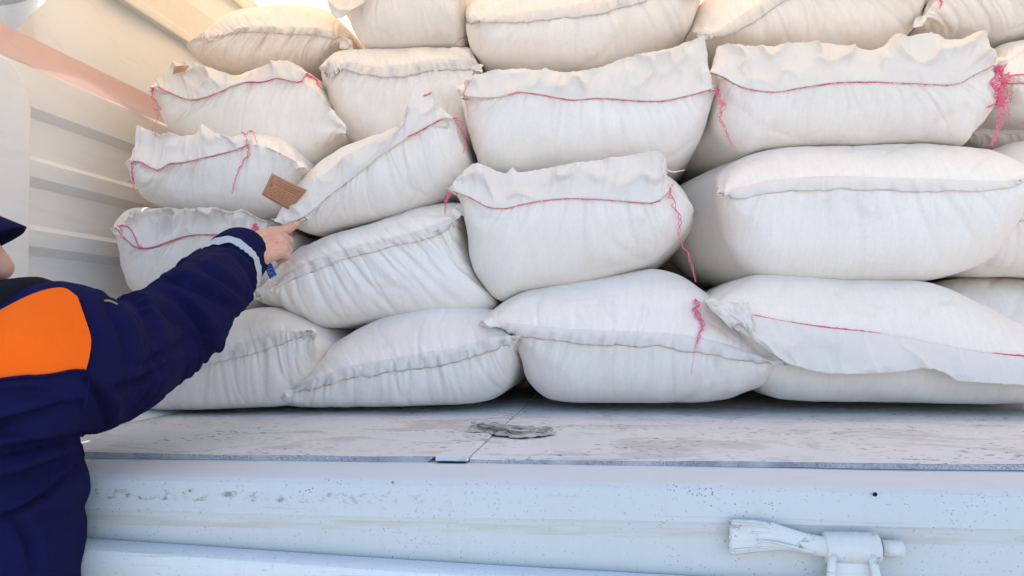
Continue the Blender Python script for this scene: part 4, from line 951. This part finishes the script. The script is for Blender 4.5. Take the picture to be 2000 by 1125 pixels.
for line, wd, dp in (([(205, 590), (240, 640), (250, 690), (240, 730)], 9, .008), ([(262, 582), (292, 630), (305, 680)], 8, .006),
                     ([(330, 545), (380, 560), (425, 580), (462, 606)], 8, .009), ([(352, 590), (392, 632), (408, 668), (412, 700)], 8, .009), ([(255, 720), (320, 690), (375, 660)], 8, .006),
                     ([(392, 520), (430, 545), (478, 580)], 7, .006), ([(300, 600), (340, 622), (372, 655)], 7, .006), ([(210, 760), (270, 745), (330, 715)], 9, .007), ([(165, 730), (200, 780), (205, 830)], 9, .008),
                     ([(-80, 850), (20, 822), (100, 800), (155, 790)], 9, .010), ([(-80, 905), (20, 880), (100, 862), (158, 852)], 9, .011), ([(-60, 955), (40, 930), (110, 905), (150, 888)], 8, .008),
                     ([(-80, 1035), (0, 1012), (70, 978), (120, 940), (154, 905)], 6, .012), ([(20, 1000), (60, 1060), (70, 1125)], 10, .006), ([(-40, 770), (60, 765), (120, 780)], 8, .006)):
    q = resample(line, 60); d2 = np.sqrt(((pxy[:, None] - q[None]) ** 2).sum(2)); dm = d2.min(1); kk = d2.argmin(1) / 59.0
    tg_ = np.gradient(q, axis=0)[d2.argmin(1)]; sd_ = np.sign((pxy - q[d2.argmin(1)]) @ np.array([[0], [1]]) * tg_[:, :1] - (pxy - q[d2.argmin(1)]) @ np.array([[1], [0]]) * tg_[:, 1:])[:, 0]
    dp = dp * 1.25; env = np.sin(np.pi * np.clip(kk * .94 + .03, 0, 1)) ** .5 * facing
    co2 = co2 - no * (dp * env * np.exp(-(dm / wd) ** 2))[:, None] + no * (0.75 * dp * env * np.exp(-((dm - 2.1 * wd) / (1.5 * wd)) ** 2) * (sd_ < 0))[:, None]
jacket = mesh_obj('jacket', co2, Fs, NAVY, person)
JB = BVHTree.FromPolygons([tuple(v) for v in co2], Fs)
def jsurf(px, py, off):
    r = ray(px, py).normalized(); o = Vector((0, 0, CAM_Z)); hgt = JB.ray_cast(o, r, 5)
    return (o + r * hgt[3] + hgt[1] * off) if hgt[0] is not None else None
# orange shoulder panel sewn on the jacket
topc = resample([(-330, 640), (-150, 655), (-60, 640), (0, 613), (55, 585), (95, 571), (126, 569), (150, 585)], 60)
rightc = resample([(150, 585), (164, 625), (174, 662), (172, 694), (166, 718)], 30)
botc = resample([(-330, 770), (-150, 765), (0, 745), (80, 733), (166, 718)], 60)
G = []
for j in range(30):
    v = j / 29; row = []
    for i in range(60):
        u = i / 59
        base = topc[i] * (1 - v) + botc[i] * v
        edge_lin = topc[-1] * (1 - v) + botc[-1] * v
        q = base + (rightc[j] - edge_lin) * u ** 4
        row.append(q)
    G.append(row)
pts = []
last = None
for row in G:
    for q in row:
        h_ = jsurf(q[0], q[1], 0.0045)
        if h_ is None: h_ = last if last is not None else P(q[0], q[1], .75)
        pts.append(h_); last = h_
po = mesh_obj('orange_shoulder_panel', pts, grid_faces(30, 60), ORANGE, jacket); po['label'] = 'bright orange panel across the back of the shoulder'
V, Fc = tube([p + Vector((0, -.002, 0)) for k, p in enumerate(pts) if k // 60 == 29], .0016, 5); mesh_obj('panel_seam', V, Fc, NAVY, jacket)
# reflective cuff band and cuff edge, wrapped round the sleeve
def sleeve_ring(t0, t1, off, name, mat, n=64, rows=5):
    i0, i1 = t0, t1; V = []
    for k in range(rows):
        f = (i0 + (i1 - i0) * k / (rows - 1)) * 119; i = int(f); c = Vector(axd[i] + (axd[min(i + 1, 119)] - axd[i]) * (f - i))
        d = Vector(axd[min(i + 2, 119)] - axd[max(i - 2, 0)]).normalized()
        u = d.cross(Vector((0, 0, 1))).normalized(); v = d.cross(u)
        for q in range(n):
            dr = u * math.cos(q / n * 2 * math.pi) + v * math.sin(q / n * 2 * math.pi)
            hh = JB.ray_cast(c + dr * 0.2, -dr, .3)
            V.append(hh[0] + dr * off if hh[0] is not None else c + dr * .06)
    return mesh_obj(name, V, grid_faces(rows, n, True), mat, jacket)
sleeve_ring(.84, .888, .003, 'reflective_cuff_band', BAND)
V, Fc = tube(resample([tuple(jsurf(a, b, .001)) for a, b in ((203, 588), (214, 589), (228, 595))], 12), .0012, 6)
mesh_obj('shoulder_piping', V, Fc, plain('yellow_piping', (.30, .24, .12), .7), jacket)
V, Fc = tube(resample([tuple(jsurf(a, b, .0005)) for a, b in ((158, 592), (176, 640), (180, 690), (174, 740), (165, 800), (161, 850))], 60), .0022, 6)
mesh_obj('armhole_seam', V, Fc, NAVY, jacket)
# collar
def collar():
    V = []; n = 48; rows = 9
    cx, cy = TX + .02, TY + .035
    for k in range(rows):
        v = k / (rows - 1)
        for q in range(n):
            t = q / n * 2 * math.pi
            rx = .150 - .008 * v + .004 * math.sin(5 * t + v); ry = .125 - .012 * v
            z = .165 + .055 * math.sin(min(v, 1) * math.pi / 2) + .006 * math.sin(3 * t + 1)
            V.append((cx + rx * math.cos(t) + .008 * math.sin(v * 3), cy + ry * math.sin(t), z))
    for k in range(4):
        v = (k + 1) / 4
        for q in range(n):
            t = q / n * 2 * math.pi; rx = .142 - .035 * v; ry = .113 - .03 * v
            V.append((cx + rx * math.cos(t), cy + ry * math.sin(t), .222 + .006 * math.sin(3 * t + 1) + .006 * math.sin(v * 3.1) - .03 * v * v))
    return mesh_obj('collar', V, grid_faces(rows + 4, n, True), BLACK, jacket)
collar()
# body: head, neck, trunk and limbs as one skin, hands modelled finger by finger
hx, hy, hz = TX - .060, TY + .070, .315
face_dir = Vector((.80, .60, 0)).normalized(); side = Vector((-face_dir.y, face_dir.x, 0))
def H(f, s, u): return Vector((hx, hy, hz)) + face_dir * f + side * s + Vector((0, 0, u))
head = [[(H(-.02, 0, .06), .080), (H(-.01, 0, -.01), .080), (H(.02, 0, -.07), .062), (H(.035, 0, -.105), .045)],
        [(H(.088, 0, -.02), .012), (H(.112, 0, -.066), .018)], [(H(.066, -.03, -.035), .032), (H(.058, -.035, -.07), .028)], [(H(.066, .03, -.035), .032), (H(.058, .035, -.07), .028)],
        [(H(.080, -.02, -.095), .014), (H(.080, .02, -.095), .014)], [(H(.075, 0, -.125), .02), (H(.065, 0, -.128), .025)],
        [(H(-.01, -.082, .02), .018, .010), (H(-.01, -.084, -.03), .012, .008)], [(H(-.01, .082, .02), .018, .010), (H(-.01, .084, -.03), .012, .008)],
        [(H(-.02, 0, -.06), .058), ((TX, TY + .04, .12), .062)]]
trunk = [[((TX - .02, TY + .03, .08), .07, .06), ((TX - .02, TY + .02, -.1), .08, .06), ((TX, TY, hip_z), .11, .08)], [(q[0], q[1] * .42) for q in sh] + [(P(484, 490, 1.385), .026)],
         [(q[0], q[1] * .6) for q in lsh], [((TX - .12, TY + .03, .06), .035), ((TX + .14, TY + .05, .05), .035)]]
legs = [[((TX + s_ * .09, TY, hip_z), .09), ((TX + s_ * .10, TY + .01, hip_z - .40), .062), ((TX + s_ * .10, TY - .02, GROUND_Z + .09), .04)] for s_ in (-1, 1)]
bco, bno, bF = fuse(head + trunk + legs, 0.006, 5)
Hd = lambda a, b, Y, r: (P(a, b, Y - 0.085), r)
hand = [[Hd(470, 500, 1.445, .027), Hd(492, 485, 1.465, .025)],
        [Hd(488, 480, 1.47, .021), Hd(520, 463, 1.50, .017), Hd(545, 453, 1.52, .0125)], [Hd(492, 490, 1.46, .022), Hd(525, 474, 1.495, .017), Hd(552, 466, 1.51, .0125)],
        [Hd(497, 498, 1.458, .020), Hd(528, 487, 1.485, .016), Hd(555, 481, 1.50, .0115)], [Hd(502, 504, 1.455, .018), Hd(530, 497, 1.478, .014), Hd(551, 493, 1.492, .0105)],
        [Hd(545, 453, 1.52, .0118), Hd(562, 446, 1.535, .0092), Hd(573, 441, 1.545, .0082), Hd(579, 438, 1.55, .0070)],
        [Hd(552, 466, 1.51, .0118), Hd(562, 471, 1.53, .0100), Hd(553, 482, 1.548, .0090), Hd(538, 482, 1.54, .0080)],
        [Hd(555, 481, 1.50, .0112), Hd(562, 488, 1.52, .0096), Hd(552, 497, 1.538, .0085), Hd(538, 495, 1.53, .0078)],
        [Hd(551, 493, 1.492, .0100), Hd(558, 500, 1.508, .0086), Hd(548, 506, 1.522, .0078), Hd(536, 502, 1.518, .0070)],
        [Hd(500, 478, 1.50, .015), Hd(525, 466, 1.535, .012), Hd(545, 462, 1.555, .0095)]]
hco, hno, hF = fuse(hand, 0.0014, 4)
hpx = to_px(hco); hf_ = (hno * (np.array([0, 0, CAM_Z]) - hco)).sum(1) > 0
for line, wd, dp in (([(561, 438), (564, 445), (566, 452)], 1.6, .0013), ([(572, 434), (574, 440), (576, 446)], 1.4, .0010), ([(545, 458), (556, 459), (566, 463)], 2.0, .0030), ([(540, 473), (553, 474), (566, 479)], 1.8, .0026),
                     ([(540, 488), (552, 488), (563, 493)], 1.8, .0026), ([(512, 462), (530, 456), (545, 447)], 2.2, .0009), ([(512, 478), (535, 468), (550, 462)], 2.2, .0010), ([(515, 490), (535, 482), (550, 476)], 2.2, .0009), ([(500, 470), (508, 488), (512, 502)], 2.0, .0010)):
    q = resample(line, 30); dm = np.sqrt(((hpx[:, None] - q[None]) ** 2).sum(2)).min(1)
    hco = hco - hno * (dp * hf_ * np.exp(-(dm / wd) ** 2))[:, None]
hco = hco + hno * (0.0006 * noise3(hco * 120, 2) + 0.0009 * noise3(hco * 55, 4))[:, None]
lh = [((TX - .27, TY + .12, -.50), .028), ((TX - .265, TY + .135, -.56), .030, .018), ((TX - .265, TY + .14, -.60), .034, .015)]
lf = [[((TX - .295 + k * .02, TY + .14, -.60), .010), ((TX - .295 + k * .02, TY + .15, -.645), .009), ((TX - .292 + k * .019, TY + .145, -.675 - (.01 if k in (1, 2) else 0)), .0075)] for k in range(4)]
lt_ = [[((TX - .24, TY + .13, -.555), .013), ((TX - .225, TY + .15, -.60), .010), ((TX - .225, TY + .155, -.625), .0085)]]
lco, lno, lF = fuse([lh] + lf + lt_, 0.003, 4)
V, Fc = merge([(bco, bF), (hco, hF), (lco, lF)])
mesh_obj('body', V, Fc, SKIN, person)
# nail on the pointing finger
HB = BVHTree.FromPolygons([tuple(q) for q in hco], hF); pts = []
for j in range(5):
    for i in range(6):
        r = ray(574 + i * 1.1 + 0.3 * j, 434.2 + j * 1.0 - i * .35).normalized(); hh = HB.ray_cast(Vector((0, 0, CAM_Z)), r, 5)
        pts.append(hh[0] + hh[1] * .0005 if hh[0] is not None else None)
if all(q is not None for q in pts): mesh_obj('fingernail', pts, grid_faces(5, 6), plain('nail', (.62, .40, .33), .35), person)
# trousers and boots
tr = [[((TX, TY, hip_z + .02), .19, .14), ((TX, TY, hip_z - .12), .19, .14)]] + [[((TX + s_ * .095, TY, hip_z - .08), .105), ((TX + s_ * .10, TY + .01, hip_z - .42), .085), ((TX + s_ * .10, TY - .01, GROUND_Z + .10), .075)] for s_ in (-1, 1)]
c_, n_, f_ = fuse(tr, .010, 4); c_ = c_ + n_ * (0.006 * noise3(c_ * 8, 3))[:, None]; mesh_obj('trousers', c_, f_, NAVY, person)
for s_ in (-1, 1):
    c_, n_, f_ = fuse([[((TX + s_ * .10, TY - .03, GROUND_Z + .06), .055, .05), ((TX + s_ * .105, TY + .10, GROUND_Z + .05), .05, .045), ((TX + s_ * .11, TY + .18, GROUND_Z + .045), .042, .036)], [((TX + s_ * .10, TY - .02, GROUND_Z + .06), .055), ((TX + s_ * .10, TY - .02, GROUND_Z + .2), .06)]], .008, 3)
    c_[:, 2] = np.maximum(c_[:, 2], GROUND_Z + .003); mesh_obj('boot', c_, f_, BLACK, person)
# cap with a peak, hair
c_, n_, f_ = fuse([[(H(-.02, 0, .085), .092), (H(-.02, 0, .115), .088), (H(-.02, 0, .14), .07)], [(H(-.02, 0, .06), .094), (H(-.02, 0, .09), .094)]], .006, 4)
c_[:, 2] = np.maximum(c_[:, 2], hz - .005 + 0.0); cap = mesh_obj('cap', c_, f_, NAVY, person)
V = []; nu, nv = 22, 10
for j in range(nv):
    for i in range(nu):
        t = -1.15 + 2.3 * i / (nu - 1); v = j / (nv - 1)
        a_ = H(-.02, 0, 0) + face_dir * (.093 * math.cos(t)) + side * (.093 * math.sin(t))
        b_ = H(-.02, 0, 0) + face_dir * (.093 + .066 * math.cos(t * .95)) + side * (.088 * math.sin(t))
        p = a_ * (1 - v) + b_ * v; p.z = hz + .012 - .028 * v - .018 * (t / 1.15) ** 2; V.append(p)
o = mesh_obj('peak', V, grid_faces(nv, nu), NAVY, cap); md = o.modifiers.new('t', 'SOLIDIFY'); md.thickness = .005
parts = []
for k in range(90):
    t = random.uniform(1.2, 5.1); a_ = H(-.02, 0, random.uniform(-.04, .0)) + face_dir * (.084 * math.cos(t)) + side * (.084 * math.sin(t))
    parts.append(tube([a_, a_ + (a_ - H(-.02, 0, 0)) * .06 + Vector((0, 0, -.02)), a_ + (a_ - H(-.02, 0, 0)) * .03 + Vector((random.uniform(-.005, .005), 0, -.04))], [.0016, .0013, .0006], 4))
V, Fc = merge(parts); mesh_obj('hair', V, Fc, HAIR, person)

# ------------------------------------------------------------------ ground
gm, gnt, gb = new_mat('trodden_ground')
n = tex_noise(gnt, coords(gnt), 1.2, 6, .65)
L(gnt, mixc(gnt, n, (0.24, 0.235, 0.23), (0.33, 0.325, 0.32)), gb.inputs['Base Color']); gb.inputs['Roughness'].default_value = .95
g = mesh_obj('ground', [(-300, -300, GROUND_Z), (300, -300, GROUND_Z), (300, 300, GROUND_Z), (-300, 300, GROUND_Z)], [(0, 1, 2, 3)], gm)
g['kind'] = 'structure'; g['label'] = 'grey trodden ground around the truck'
for o in bpy.data.objects:
    if '_base' in o: del o['_base']
